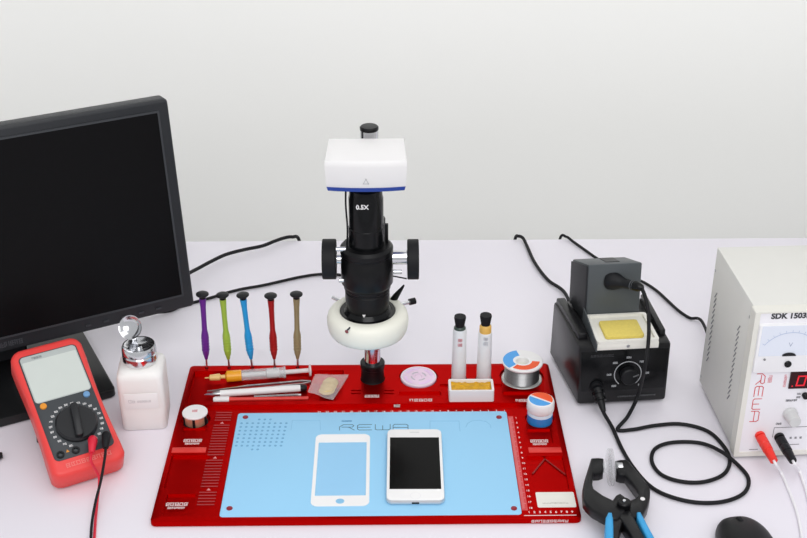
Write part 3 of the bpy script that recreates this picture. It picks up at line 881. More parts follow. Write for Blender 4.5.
# face bottom centre sits 3 cm up; thickness runs down behind it
bcx, bcy = -0.3470, 1.1420
uu = Vector((math.cos(psi), math.sin(psi), 0)); vv = Vector((-math.sin(psi) * math.cos(al), math.cos(psi) * math.cos(al), math.sin(al))); nn = uu.cross(vv)
fb = Vector((bcx, bcy, 0.0306))
bb = fb - nn * mth
t = thing('multimeter', 'red handheld multimeter with grey face propped on its rear stand', 'multimeter', (bb.x, bb.y, max(bb.z, 0.0003)), psi, rx=al)
def side_outline(w, l, inset=0):
    pts = []
    N = 18
    def hwid(f): return w / 2 * (1.0 + 0.03 * math.cos(2 * PI * (f - .98)) ) - .0012
    r = .012
    L = []
    for k in range(N + 1):
        f = k / N; y = f * l
        h = hwid(f)
        if y < r: h -= r - math.sqrt(max(0, r * r - (r - y) ** 2))
        if l - y < r: h -= r - math.sqrt(max(0, r * r - (r - (l - y)) ** 2))
        L.append((h, y))
    for yy in (.0015, .004, .008): L.append((hwid(0) - (r - math.sqrt(r * r - (r - yy) ** 2)), yy)); L.append((hwid(1) - (r - math.sqrt(r * r - (r - yy) ** 2)), l - yy))
    L.sort(key=lambda q: q[1])
    L = [(h, y + (.0045 * (1 - (h / (w / 2)) ** 2) if y > l * .9 else 0)) for h, y in L]
    return L and [(h - inset, y) for h, y in L] + [(-(h - inset), y) for h, y in L[::-1]]
o = BM(); prism(o, side_outline(mw, ml), 0, mth, bev=0.005)
body = obj('holster', o, M_METER, t, ang=50)
zt = mth
o = BM(); prism(o, rrect(-mw / 2 + .008, mw / 2 - .008, .0195, ml - .010, .006), zt - .001, zt + .0008, bev=.0004); obj('face_panel', o, M_METERP, t)
o = BM(); prism(o, rrect(-mw / 2 + .0095, mw / 2 - .0095, .101, ml - .0115, .005), zt + .0007, zt + .0014, bev=.0003); obj('screen_frame', o, mat('screen_frame', '#b9bfbd', .35), t)
o = BM(); prism(o, rrect(-mw / 2 + .0108, mw / 2 - .0108, .102, ml - .020, .002), zt + .0013, zt + .0018); obj('screen', o, M_LCD, t)
o = BM(); glyphs(o, T(-.02, ml - .0178, zt + .0014), .012, .003, 5, 2); obj('lettering', o, mat('silver_ink', '#7d8486', .4), t)
DC = (0.002, .0600)
o = BM(); lathe(o, [(0, 0), (.0245, 0), (.0245, .004), (.0225, .0065), (0, .0065)], 40, T(DC[0], DC[1], zt + .0006)); dl = obj('dial', o, M_DIAL, t)
o = BM(); prism(o, rrect(-.0045, .0045, -.0225, .0225, .0035), 0, .009, bev=.0015, M=T(DC[0], DC[1], zt + .006) @ rot(R(-8), 'Z')); obj('dial_grip', o, M_DIAL, dl)
o = BM()
for k in range(22):
    a = R(-60 + 300 * k / 21)
    glyphs(o, T(DC[0] + .0295 * math.cos(a) - .002, DC[1] + .0295 * math.sin(a) - .0012, zt + .0008), .0042, .0026, 2, k)
obj('dial_scale', o, M_WHITE, t)
for x, m in ((-.0265, M_ORANGE), (.0255, M_BLUEB)):
    o = BM(); lathe(o, [(0, 0), (.0042, 0), (.0038, .002), (0, .0024)], 20, T(x, .0955, zt + .0006)); obj('button', o, m, t)
JK = [(-.0275, .0265), (-.0095, .0265), (.0105, .0270), (.0270, .0275)]
for x, y in JK:
    o = BM(); lathe(o, [(.0024, .0), (.0046, 0), (.0046, .0022), (.0026, .0022), (.0024, .0)], 20, T(x, y, zt + .0006)); obj('jack', o, M_BLACK, t)
o = BM(); glyphs(o, T(-.026, .0085, zt + .00005), .054, .0055, 9, 21); obj('lettering', o, mat('pale_red_ink', '#f0807a', .5), t)
o = BM(); prism(o, [(-.002, 0), (.002, 0), (0, .0035)], 0, .0003, M=T(-.0185, .0275, zt + .0007)); obj('warning_mark', o, M_ORANGE, t)
# rear stand: hinged near the top of the back, its foot on the desk
Minv = INV[t.name]
ft = Minv @ G(31, 430.5, 0.003)
hx = -0.0345
o = BM()
foot = Minv @ Vector((MAT4[t.name] @ Vector((0, .118, 0))).to_tuple()[:2] + (0.0026,))
for s in (-1, 1):
    tube(o, [(s * .033, .10, .0), (s * .033, foot.y, foot.z)], .0022, 8, smooth=False)
tube(o, [(-.033, foot.y, foot.z), (.033, foot.y, foot.z)], .0024, 8, smooth=False)
obj('rear_stand', o, M_BLACK, t)
MM = MAT4[t.name]
# test leads
for (j, m, lab, pts, grp) in ((2, M_LEADR, 'red test lead plugged into the red multimeter', [(99, 478), (97.5, 500), (95.5, 520), (94, 545), (93, 570)], None),
                              (3, M_RUBBER, 'black test lead plugged into the red multimeter', [(101, 480), (96, 500), (92, 522), (90.5, 545), (90, 572)], None)):
    x, y = JK[j]
    p0 = MM @ Vector((x, y, zt + .0030)); p1 = MM @ Vector((x + .0005, y, zt + .020))
    lt = thing('test_lead', lab, 'cable', p0)
    dn = MM.to_3x3() @ Vector((0, 0, 1))
    e = MM.to_3x3() @ Vector((-.38, -.95, .0))
    o = BM(); tube(o, [p0, p0 + dn * .008, p0 + dn * .014 + e * .003, p0 + dn * .0165 + e * .011, p0 + dn * .016 + e * .020], [.0052, .0056, .0056, .0046, .0034], 16); obj('plug', o, m, lt, world=True)
    q = p0 + dn * .016 + e * .019
    path = [q, q + e * .012 + dn * .000] 
    zs = [.022, .009, .0022, .0022, .0022] if j == 2 else [.033, .021, .0085, .0026, .0022]
    path += [G(px, py, z) for (px, py), z in zip(pts, zs)]
    o = BM(); tube(o, path, .0016, 10); obj('wire', o, m, lt, world=True)

# ================================================================== dispenser bottle
bc_ = G(143.5, 425, 0)
bc_ = Vector((-0.3095, 1.272 + .012, 0))
t = thing('dispenser_bottle', 'frosted square bottle with a chrome cap and open lid', 'bottle', bc_, R(4))
def sq(hw, r, z): return [(x, y, z) for x, y in rrect(-hw, hw, -hw, hw, r, 5)]
o = BM(); loft(o, [sq(.0255, .006, 0), sq(.0275, .007, .002), sq(.0282, .0075, .03), sq(.0282, .0075, .074), sq(.0272, .009, .080), sq(.0235, .0125, .0842), sq(.0185, .015, .0858), sq(.0185, .0165, .0885)])
obj('bottle_body', o, M_FROST, t, ang=60)
o = BM(); bx(o, -.0205, .0205, -.0287, -.0280, .034, .056, bev=.0002); lb = obj('label', o, M_LABEL, t)
o = BM(); glyphs(o, T(-.016, -.0288, .043) @ rot(PI / 2, 'X'), .009, .0048, 2, 5); glyphs(o, T(-.005, -.0288, .0435) @ rot(PI / 2, 'X'), .017, .003, 7, 6)
obj('lettering', o, mat('label_grey', '#d9d6d8', .6), lb)
o = BM(); lathe(o, [(.0, .098), (.0205, .098), (.0212, .0995), (.0212, .108), (.0200, .1095), (.0212, .111), (.0208, .118), (.0195, .1205), (.0178, .1205), (.013, .1165), (.004, .1155), (.0035, .1185), (0, .1185)], 40, T(0, 0, -.0102)); obj('cap', o, M_CHROME, t)
ML = T(-.0085, .0135, .1265) @ rot(R(58), 'X') @ rot(R(-16), 'Y')
o = BM(); lathe(o, [(0, -.0045), (.007, -.0038), (.0125, -.001), (.0148, .0022), (.0152, .0032), (.0142, .0028), (.0118, .0002), (.0065, -.0024), (0, -.003)], 36, ML); obj('lid', o, M_CHROME, t)
o = BM(); bx(o, -.0085, -.0025, .0105, .0145, .1073, .1160, bev=.0006); obj('hinge', o, M_CHROME, t)

# ================================================================== soldering station
SR_ = R(4.5)
sl = G(577, 407.5)
t = thing('soldering_station', 'black soldering station with round temperature dial', 'soldering station', (sl.x, sl.y, 0), SR_)
SW, SD, SH = 0.1165, 0.126, 0.087
o = BM()
hexa(o, [(0, 0, .004), (SW, 0, .004), (SW + .001, SD, .004), (-.0115, SD, .004), (-.0015, .008, SH), (SW + .0015, .008, SH), (SW, SD, SH), (-.0105, SD, SH)], bev=.004)
obj('case', o, M_STATION, t)
o = BM(); hexa(o, [(.0035, .0005, .008), (SW - .0035, .0005, .008), (SW - .0035, .004, .008), (.0035, .004, .008), (.002, .0068, SH - .008), (SW - .002, .0068, SH - .008), (SW - .002, .012, SH - .008), (.002, .012, SH - .008)], bev=.0006)
fp = obj('front_panel', o, M_BLACKG, t)
for x in (.012, SW - .012):
    for y in (.015, SD - .015):
        o = BM(); cyl(o, .006, 0, .0045, .0006, 16, T(x, y, 0)); obj('foot', o, M_RUBBER, t)
# raised shoulders on the top
for x0, x1 in ((.0015, .0135), (SW - .0095, SW - .0015)):
    o = BM(); sh = -.0095 if x0 < .01 else 0
    hexa(o, [(x0, .025, SH - .002), (x1, .025, SH - .002), (x1 + sh, SD - .004, SH - .002), (x0 + sh, SD - .004, SH - .002), (x0, .027, SH + .008), (x1, .027, SH + .008), (x1 + sh, SD - .005, SH + .008), (x0 + sh, SD - .005, SH + .008)], bev=.002); obj('shoulder', o, M_STATION, t)
tl = math.atan2(.0063, .071)
MF = T(0, .0003, .008) @ rot(PI / 2 - tl, 'X')
kx, kz = .0635, .038
o = BM(); cyl(o, .0112, 0, .012, .0015, 28, MF @ T(kx, kz, .0)); kb = obj('knob', o, M_BLACK, t)
o = BM(); bx(o, -.0008, .0008, .004, .0122, .0118, .0123, M=MF @ T(kx, kz, 0) @ rot(R(-70), 'Z')); obj('pointer', o, mat('pointer_grey', '#6a6b6e', .5), kb)
o = BM()
arc = [(kx + .0175 * math.cos(R(a)), kz + .0175 * math.sin(R(a))) for a in range(-50, 231, 10)]
strokes(o, [arc], MF @ T(0, 0, .0006), .0011)
for k in range(7):
    a = R(-45 + 270 * k / 6); glyphs(o, MF @ T(kx + .0245 * math.cos(a) - .003, kz + .0235 * math.sin(a) - .0012, .0006), .0062, .0026, 3, k)
obj('dial_scale', o, mat('scale_grey', '#b9bbbf', .5), t)
o = BM(); glyphs(o, MF @ T(.052, .0045, .0006), .05, .0022, 20, 4); obj('lettering', o, mat('faint_grey', '#5c5d60', .5), t)
o = BM(); glyphs(o, MF @ T(.014, .064, .0006), .03, .0035, 8, 4); obj('lettering', o, mat('faint_dark', '#3a3b3e', .5), t)
jx, jz = .0235, .021
o = BM(); lathe(o, [(0, 0), (.0088, 0), (.0088, .003), (.007, .006), (0, .006)], 24, MF @ T(jx, jz, 0)); obj('socket', o, M_BLACK, t)
ST = MAT4[t.name]; STI = INV[t.name]
station = t
# mains cord of the station
p = ST @ Vector((.045, SD + .001, .03))
lst = [p, p + Vector((-.012, .03, -.012)), G(566, 294.5, .006), G(548, 280, .004), G(535, 263, .004), G(527, 246, .004), G(523, 238.2, .006), Vector((G(518, 234.5, .006).x, DESK_B - .002, .0065)), Vector((G(515, 236, 0).x, DESK_B + .008, -.004)), Vector((G(513, 240, 0).x, DESK_B + .012, -.06)), Vector((G(513, 240, 0).x, DESK_B + .015, -.3))]
o = BM(); tube(o, lst, .0026, 10); single('station_cord', o, M_RUBBER, 'black mains cord from soldering station over the desk back edge', 'cable')

# iron stand on the station
hz0 = SH + .0004
ih = thing('iron_stand', 'grey iron holder with cream sponge tray on the station', 'iron stand', (0.2590, 1.2965, hz0 + .0004), SR_)
HM = MAT4[ih.name]; HMI = INV[ih.name]
TW, TD, TH_ = .0795, .0685, .0095
o = BM(); bx(o, 0, TW, 0, TD, 0, TH_, bev=.0015); tr = obj('tray', o, M_TRAY, ih)
o = BM(); ringprism(o, rrect(0, TW, 0, TD, .004), rrect(.0045, TW - .0045, .0045, TD - .003, .003), TH_ - .0005, TH_ + .0035); obj('tray_rim', o, M_TRAY, tr)
o = BM(); prism(o, rrect(.013, .063, .010, .050, .004), TH_ - .0004, TH_ + .0048, bev=.0012); obj('sponge', o, M_SPONGE, ih)
o = BM(); cyl(o, .0022, 0, .0012, .0003, 14, T(TW / 2, .0002, .0055) @ rot(PI / 2, 'X')); obj('screw', o, M_STEEL, tr)
hy = .0690
hx0, hx1, hzf, hzb = .0012, .0722, .0845, .0665
o = BM(); hexa(o, [(hx0, hy, 0), (hx1, hy, 0), (hx1 - .008, hy + .056, 0), (hx0 - .008, hy + .056, 0), (hx0 - .001, hy + .003, hzf), (hx1 - .002, hy + .003, hzf), (hx1 - .010, hy + .054, hzb), (hx0 - .010, hy + .054, hzb)], bev=.0022)
hood = obj('hood', o, M_HOOD, ih)
sl_ = math.atan2(hzb - hzf, .051)
o = BM(); bx(o, .026, .044, .014, .049, -.004, .0007, M=T(0, hy + .003, hzf) @ rot(sl_, 'X')); obj('hood_notch', o, M_BLACK, hood)
o = BM(); hexa(o, [(hx0 - .0022, hy + .004, .002), (hx0 - .0006, hy + .001, .002), (hx0 - .0082, hy + .0545, .002), (hx0 - .0098, hy + .0545, .002), (hx0 - .0032, hy + .006, hzf - .003), (hx0 - .0016, hy + .004, hzf - .003), (hx0 - .0102, hy + .052, hzb - .002), (hx0 - .0118, hy + .052, hzb - .002)]); obj('hood_side', o, mat('hood_dark', '#232527', .45), hood)
o = BM(); prism(o, [(-.002, 0), (TD + .040, 0), (TD + .040, .026), (TD, .020), (-.002, .011)], 0, .0012, M=T(-.0014, 0, 0) @ rot(PI / 2, 'Z') @ rot(PI / 2, 'X')); obj('side_plate', o, M_HOOD, ih)
# iron
ti = thing('soldering_iron', 'black soldering iron resting in the grey holder', 'soldering iron', V(611, 281, (HM @ Vector((.03, hy + .004, 0))).y))
c0 = V(609.5, 279.5, (HM @ Vector((.03, hy + .008, .0))).y - .0005)
d = (V(641, 287.5, c0.y - .032) - c0)
L = d.length
IM = T(*c0) @ align_z(d)
o = BM(); lathe(o, [(0, 0.0), (.0125, 0.0), (.0128, .003), (.0115, .010), (.0075, .019), (.0062, .024), (.0062, L * .72), (0, L * .72)], 32, IM); obj('grip', o, M_BLACK, ti, world=True)
o = BM(); cyl(o, .0066, L * .70, L * .73, .0004, 24, IM); cyl(o, .0066, L * .76, L * .78, .0004, 24, IM); obj('band', o, mat('band_grey', '#55585c', .4), ti, world=True)
o = BM(); lathe(o, [(0, L * .72), (.0064, L * .72), (.0064, L * .92), (.0045, L * 1.02), (.003, L * 1.06), (0, L * 1.06)], 24, IM); obj('handle_end', o, M_BLACKG, ti, world=True)
e = c0 + d * 1.02
jk = ST @ (MF @ Vector((jx, jz, .006)))
jdir = (ST.to_3x3() @ Vector((.12, -1, -.62))).normalized()
o = BM(); tube(o, [jk - jdir * 0, jk + jdir * .010, jk + jdir * .020, jk + jdir * .031], [.0070, .0066, .0048, .0032], 16); pg = obj('plug', o, M_BLACK, ti, world=True)
for q in (.004, .013):
    o = BM(); lathe(o, [(.004, q), (.0082 - q * .06, q), (.0082 - q * .06, q + .004), (.004, q + .004)], 20, T(*jk) @ align_z(jdir)); cr = obj('collar', o, M_BLACKG, ti, world=True); cr.parent = pg
pj = jk + jdir * .029
cord = [e, V(645.5, 298, e.y - .010), V(648.5, 315, e.y - .024), V(648.5, 340, e.y - .05), V(645, 366, e.y - .075), V(638, 395, 1.292), G(628, 416, .012), G(617.5, 428.5, .0035), G(628, 429.5, .003), G(646, 427.5, .003), G(672, 424, .003), G(697, 425.5, .003), G(718, 435, .003), G(737, 452, .003), G(748.5, 470, .003), G(749, 484, .003), G(738, 496, .003), G(716, 502, .003), G(690, 501.5, .003), G(665, 495, .003), G(648, 484, .003), G(632, 466, .003), G(621, 448, .0035), G(612, 427, .006), pj + jdir * .006, pj]
# the inner loop of the coil
cord2 = [G(648, 484, .003)]
loop = [e] + [V(645.5, 298, e.y - .010), V(648.5, 315, e.y - .024), V(648.5, 340, e.y - .05), V(645, 366, e.y - .075), V(638, 395, 1.292), G(628, 416, .012), G(617.5, 429.5, .0032),
        G(633, 429.5, .003), G(655, 425.5, .003), G(680, 424, .003), G(704, 429.5, .003), G(718.5, 440, .003), G(729.5, 457.5, .0026), G(725, 473, .003), G(706, 481.5, .003), G(683, 481.8, .003), G(662, 475, .003), G(652, 462, .003), G(655, 449, .003), G(672, 442.5, .003),
        G(700, 443, .003), G(721, 451.5, .0076), G(738.5, 465.5, .0045), G(748.5, 479, .003), G(744, 493, .003), G(724, 501.5, .003), G(697, 502.5, .003), G(670, 496.5, .003), G(650, 486, .003), G(633, 467, .003), G(621.5, 448, .0035), G(612.5, 428, .006), pj + jdir * .006, pj]
o = BM(); tube(o, loop, .0024, 12, n=10); obj('cord', o, M_RUBBER, ti, world=True)

# ================================================================== power supply
PX0, PX1, PY0, PY1, PZ = 0.4150, 0.630, 1.19, 1.352, 0.205
t = thing('power_supply', 'white bench power supply with analogue meter and red digits', 'power supply', (PX0, PY0, 0))
psu = t
W = dict(parent=t, world=True)
o = BM(); bx(o, PX0 + .0015, PX1 - .0015, PY0 + .012, PY1, .006, PZ, bev=.0015); obj('case', o, M_PSU, **W)
# bezel frame
o = BM(); ringprism(o, [(x, z) for x, z in rrect(PX0 - .001, PX1 + .001, .004, PZ + .0005, .002)], [(x, z) for x, z in rrect(PX0 + .005, PX1 - .005, .010, PZ - .0012, .002)], 0, .016, M=T(0, PY0 + .014, 0) @ rot(PI / 2, 'X'))
obj('bezel', o, M_PSUB, **W)
FY = PY0 - .0005
o = BM(); bx(o, PX0 + .0045, PX1 - .0045, FY, FY + .01, .009, PZ - .001); obj('front_panel', o, M_PSUP, **W)
MP = T(0, FY, 0) @ rot(PI / 2, 'X')       # local x = world x, local y = world z, +z towards the viewer
def FP(px, py): q = V(px, py, FY); return q.x, q.z
for x in (PX0 + .02, PX1 - .02):
    for y in (PY0 + .02, PY1 - .02):
        o = BM(); cyl(o, .007, 0, .0065, .0006, 16, T(x, y, 0)); obj('foot', o, M_RUBBER, **W)
# louvre slots of the side panel
me0 = None
def slot(y, z):
    global me0
    if me0 is None:
        o = BM(); bx(o, -.0004, .0006, -.0007, .0007, -.0056, .0056); d = obj('vent_slot', o, M_SLOT, t); me0 = d.data
    else:
        d = bpy.data.objects.new('vent_slot', me0); C.objects.link(d); d.parent = t
    d.location = INV[t.name] @ Vector((PX0 + .0013, y, z)); d.rotation_euler = (R(34), 0, 0)
for k in range(13):
    f = k / 12
    p = XP(718.8 - 8.5 * f, 295 + 64 * f, PX0 - .001); slot(p.y, p.z)
for k in range(14):
    f = k / 13
    p = XP(738.6 - 10.5 * f, 328 + 69 * f, PX0 - .001); slot(p.y, p.z)
for px, py in ((714.5, 262), (748.5, 317), (701.5, 370)):
    p = XP(px, py, PX0 - .001)
    p.y = min(p.y, PY1 - .005)
    o = BM(); cyl(o, .0020, 0, .0009, .0003, 14, T(PX0 + .0016, p.y, p.z) @ rot(-PI / 2, 'Y')); obj('screw', o, M_STEEL, **W)
# meter
x, z = FP(757.5, 353); x1, z1 = FP(757.5, 324)
mx0 = x - .001; mz0 = z - .001; mz1 = z1
mx1 = mx0 + .078
o = BM(); prism(o, rrect(mx0 - .003, mx1 + .003, mz0 - .023, mz1 + .0012, .0025), 0, .006, bev=.0006, M=MP); mh = obj('meter_housing', o, mat('meter_housing', '#f3f2f4', .3), **W)
o = BM(); prism(o, rrect(mx0, mx1, mz0, mz1, .001), .006, .0064, M=MP); obj('meter_scale', o, M_METERW, **W)
mcx = (FP(787.5, 353)[0]); mcz = mz0
o = BM(); arcp = [(mcx + .037 * math.cos(R(a)), mz0 - .006 + .037 * math.sin(R(a))) for a in range(35, 146, 5)]
strokes(o, [arcp], MP @ T(0, 0, .0064), .0006)
for a in range(35, 146, 11):
    strokes(o, [[(mcx + r * math.cos(R(a)), mz0 - .006 + r * math.sin(R(a))) for r in (.037, .040)]], MP @ T(0, 0, .0064), .0005)
obj('meter_arc', o, mat('arc_blue', '#b4c2de', .5), **W)
o = text_bm('V', .008, MP @ T(mcx, mz0 + .0145, .0064)); obj('lettering', o, mat('arc_grey', '#a3abc0', .5), **W)
o = BM(); prism(o, [(mcx + .008 * math.cos(R(a)), mz0 + .0002 + .004 * math.sin(R(a))) for a in range(0, 181, 12)], .0064, .0078, M=MP); obj('needle_cover', o, M_BLACK, **W)
x, z = FP(786.5, 362); o = BM(); cyl(o, .0042, .005, .0082, .0008, 20, MP @ T(x, z, 0)); obj('adjust_screw', o, M_BLACKG, **W)
x, z = FP(763, 357); o = BM(); cyl(o, .0014, .005, .0072, .0003, 12, MP @ T(x, z, 0)); obj('screw', o, M_SLOT, **W)
x, z = FP(771.5, 316.8); o = text_bm('SDK 1503D', .0098, MP @ T(x, z, .0003), align='LEFT', bold=.0004); obj('lettering', o, mat('dark_ink', '#33343a', .5), **W)
# display
x, z = FP(788.5, 389); x1, z1 = FP(788.5, 372)
o = BM(); bx(o, x, x + .06, z, z1, 0, .002, M=MP); dsp = obj('display', o, M_DISP, **W)
def seg7(bm, x, z, w_, h_, on, M):
    S = {'a': [(0, h_), (w_, h_)], 'b': [(w_, h_), (w_, h_ / 2)], 'c': [(w_, h_ / 2), (w_, 0)], 'd': [(0, 0), (w_, 0)], 'e': [(0, 0), (0, h_ / 2)], 'f': [(0, h_ / 2), (0, h_)], 'g': [(0, h_ / 2), (w_, h_ / 2)]}
    for s in on: strokes(bm, [[(x + p[0] + .1 * p[1], z + p[1]) for p in S[s]]], M, .0018)
o = BM()
for k, on in enumerate(('abcdef', 'abcdef', 'abcdef')): seg7(o, x + .0085 + k * .017, z + .0045, .009, .0128, on, MP @ T(0, 0, .002))
bx(o, x + .0215, x + .0235, z + .004, z + .006, .002, .0022, M=MP)
bx(o, x + .003, x + .0045, z + .003, z + .0045, .002, .0022, M=MP)
obj('digits', o, M_LED, t, world=True)
x, z = FP(783.2, 388)
o = BM(); glyphs(o, MP @ T(x + .003, z, .0001) @ rot(PI / 2, 'Z'), .018, .003, 6, 9); obj('lettering', o, mat('pink_ink', '#e39aa2', .6), **W)
# red logo running down the panel
xa, za = FP(766.5, 374)
o = BM(); rewa(o, MP @ T(xa - .0105, za, .0001) @ rot(-PI / 2, 'Z'), .0148, .0098, .0028, .0009); obj('lettering', o, M_REDINK, **W)
x, z = FP(769, 376); o = BM(); glyphs(o, MP @ T(x, z, .0001) @ rot(-PI / 2, 'Z'), .010, .0045, 3, 2); obj('lettering', o, mat('pink_ink', '#e39aa2', .6), **W)
# knobs
x, z = FP(790.5, 414.5)
o = BM(); lathe(o, [(0, 0), (.0088, 0), (.0088, .004), (.0078, .005), (.0074, .018), (.0066, .0192), (0, .0192)], 28, MP @ T(x, z, 0)); kb = obj('knob', o, M_KNOBG, **W)
x2, z2 = FP(786, 402.5); o = BM(); glyphs(o, MP @ T(x2, z2, .0001), .014, .0028, 7, 3); obj('lettering', o, mat('ink_grey', '#77767c', .5), **W)
x, z = FP(805.5, 396); o = BM(); cyl(o, .0038, 0, .006, .0008, 18, MP @ T(x, z, 0)); obj('small_knob', o, M_BLACKG, **W)
x, z = FP(797, 398); o = BM(); glyphs(o, MP @ T(x, z - .002, .0001), .005, .0026, 2, 7); glyphs(o, MP @ T(x, z + .003, .0001), .005, .0026, 2, 8); obj('lettering', o, mat('ink_grey', '#77767c', .5), **W)
# terminal frame and marks
xa, za = FP(772.8, 438); xb, zb = FP(773.5, 428.5)
o = BM(); strokes(o, [[(xa, za), (xa + .0003, zb), (PX1 - .02, zb)]], MP @ T(0, 0, .0001), .0005)
x, z = FP(776, 425.5); glyphs(o, MP @ T(x, z, .0001), .007, .0026, 3, 5)
for px in (790, 795, 800):
    x, z = FP(px, 440); glyphs(o, MP @ T(x, z, .0001), .003, .0026, 1, px)
x, z = FP(790, 446); bx(o, x, x + .012, z, z + .0006, 0, .0002, M=MP @ T(0, 0, .0001))
x, z = FP(749, 450); bx(o, x, x + .011, z, z + .0006, 0, .0002, M=MP @ T(0, 0, .0001))
obj('lettering', o, mat('ink_dark', '#55555b', .5), **W)
terms = []
for px, py, m in ((760.0, 435.5, M_PLUGR), (779.5, 437.5, M_BLACK)):
    x, z = FP(px, py); terms.append((x, z))
    o = BM(); cyl(o, .0062, 0, .004, .0006, 20, MP @ T(x, z, 0)); obj('terminal', o, m, **W)
psu.rotation_euler = (0, 0, R(2.4))
# supply cord
lst = [Vector((PX0 + .03, PY1 + .002, .03)), Vector((PX0 + .024, PY1 + .035, .022)), G(702, 321.5, .008), G(690, 318, .003), G(679, 311, .003), G(668, 301, .003), G(657, 291, .003), G(645, 283, .003), G(630, 276, .003), G(612, 266, .003), G(598, 259, .003), G(585, 250, .003), G(573, 241.5, .004), Vector((G(566, 237, .004).x, DESK_B - .003, .0055)), Vector((G(560, 237, 0).x, DESK_B + .007, -.004)), Vector((G(558, 240, 0).x, DESK_B + .010, -.08)), Vector((G(558, 240, 0).x, DESK_B + .012, -.3))]
o = BM(); tube(o, lst, .0022, 10); single('supply_cord', o, M_RUBBER, 'thin black mains cord from the white power supply', 'cable')
# banana leads
for k, (m, lab, pp) in enumerate(((M_PLUGR, 'white lead with a red banana plug in the power supply', [(776, 462), (781, 472), (787, 486), (793.5, 502), (799, 520), (803, 545)]),
                                  (M_BLACK, 'white lead with a black banana plug in the power supply', [(795.5, 462), (799, 470), (803, 481), (807, 494), (811, 510), (815, 532)]))):
    x, z = terms[k]
    a = Vector((x, FY - .0042, z))
    lt = thing('banana_lead', lab, 'lead', a)
    tip = [(774, 461), (793, 461)][k]
    b = V(tip[0], tip[1], FY - .043)
    d = b - a; Lh = d.length
    M = T(*a) @ align_z(d)
    o = BM(); lathe(o, [(0, 0), (.0062, .0005), (.0062, .012), (.0056, .0128), (.0062, .014), (.0060, .022), (.0052, .0225), (.0052, .024), (.0056, .0245), (.0046, Lh), (0, Lh)], 22, M); obj('plug', o, m, lt, world=True)
    zs = [.013, .0055, .0022, .0022, .0022, .0022]
    path = [b - d.normalized() * .002, b + d.normalized() * .006] + [G(px, py, zz_) for (px, py), zz_ in zip(pp[1:], zs[1:])]
    o = BM(); tube(o, path, .0017, 10); obj('wire', o, M_WIREW, lt, world=True)

# ================================================================== suction pliers
PZT = 0.030
def pc4(pts, z=PZT): return [(lambda q: (q.x, q.y))(G(570 + x / 4.98, 430 + y / 4.98, z)) for x, y in pts]
pv = G(570 + 268 / 4.98, 430 + 372 / 4.98, PZT)
t = thing('suction_pliers', 'black suction cup pliers with blue handle inserts beside the mat', 'pliers', (pv.x, pv.y, 0))
W = dict(parent=t, world=True)
left = [(105, 137), (140, 135), (168, 138), (166, 204), (150, 210), (118, 212), (112, 240), (112, 265), (120, 290), (165, 322), (212, 345), (228, 322), (250, 312), (275, 330), (285, 370), (268, 410), (240, 440), (200, 438), (165, 428), (110, 397), (80, 368), (66, 345), (62, 292), (72, 245)]
right = [(226, 138), (250, 133), (282, 131), (300, 145), (330, 182), (365, 222), (390, 255), (402, 280), (401, 318), (388, 365), (370, 395), (338, 420), (300, 432), (262, 428), (240, 400), (240, 345), (262, 322), (285, 340), (325, 325), (343, 308), (335, 285), (305, 245), (276, 208), (255, 206), (234, 200)]
o = BM(); prism(o, pc4(left), .016, PZT, bev=.0025); obj('jaw', o, M_PLIER, ang=50, **W)
o = BM(); prism(o, pc4(right), .011, PZT - .0035, bev=.0025); obj('jaw', o, M_PLIER, ang=50, **W)
o = BM(); lathe(o, [(0, .010), (.0078, .010), (.0078, .034), (.0066, .0352), (0, .0352)], 24, T(pv.x, pv.y, 0)); obj('pivot', o, M_BLACKM, **W)
o = BM(); lathe(o, [(0, .035), (.0022, .035), (.0018, .0364), (0, .0366)], 14, T(pv.x, pv.y, 0)); obj('pivot_screw', o, M_CHROME, **W)
q = G(570 + 362 / 4.98, 430 + 342 / 4.98, PZT - .003)
o = BM(); cyl(o, .0028, PZT - .004, PZT - .0027, .0003, 16, T(q.x, q.y, 0)); obj('logo_dot', o, M_WHITE, **W)
# handles run on towards the front edge of the desk
def hnd(pxs, z):
    return [Vector(G(570 + x / 4.98, 430 + y / 4.98, z)) for x, y in pxs]
def thick(name, path, ws, z0, z1, m, bev=.002):
    L_, R__ = [], []
    P = [Vector((p.x, p.y)) for p in path]
    for i, p in enumerate(P):
        tg = (P[min(i + 1, len(P) - 1)] - P[max(0, i - 1)]).normalized(); n_ = Vector((-tg.y, tg.x))
        L_.append(tuple(p + n_ * ws[i])); R__.append(tuple(p - n_ * ws[i]))
    o = BM(); prism(o, L_ + R__[::-1], z0, z1, bev=bev); return obj(name, o, m, ang=50, **W)
thick('handle', hnd([(252, 400), (228, 445), (215, 490), (212, 540), (214, 600), (220, 660), (232, 740)], PZT), [.008, .0075, .0070, .0072, .0075, .0075, .005], .0115, PZT - .0025, M_PLIER)
thick('handle', hnd([(262, 400), (298, 450), (326, 500), (352, 548), (378, 600), (400, 660), (415, 740)], PZT), [.008, .0075, .0068, .0070, .0072, .0072, .005], .0115, PZT - .001, M_PLIER)
thick('handle_grip', hnd([(200, 412), (196, 440), (196, 480), (196, 540), (200, 600), (206, 660)], PZT), [.0022, .0040, .0044, .0044, .0044, .002], .0105, PZT + .0012, M_PLIERB)
thick('handle_grip', hnd([(342, 412), (350, 440), (376, 490), (402, 540), (424, 600), (440, 660)], PZT - .002), [.0022, .0036, .0038, .0040, .0040, .002], .0105, PZT - .0002, M_PLIERB)
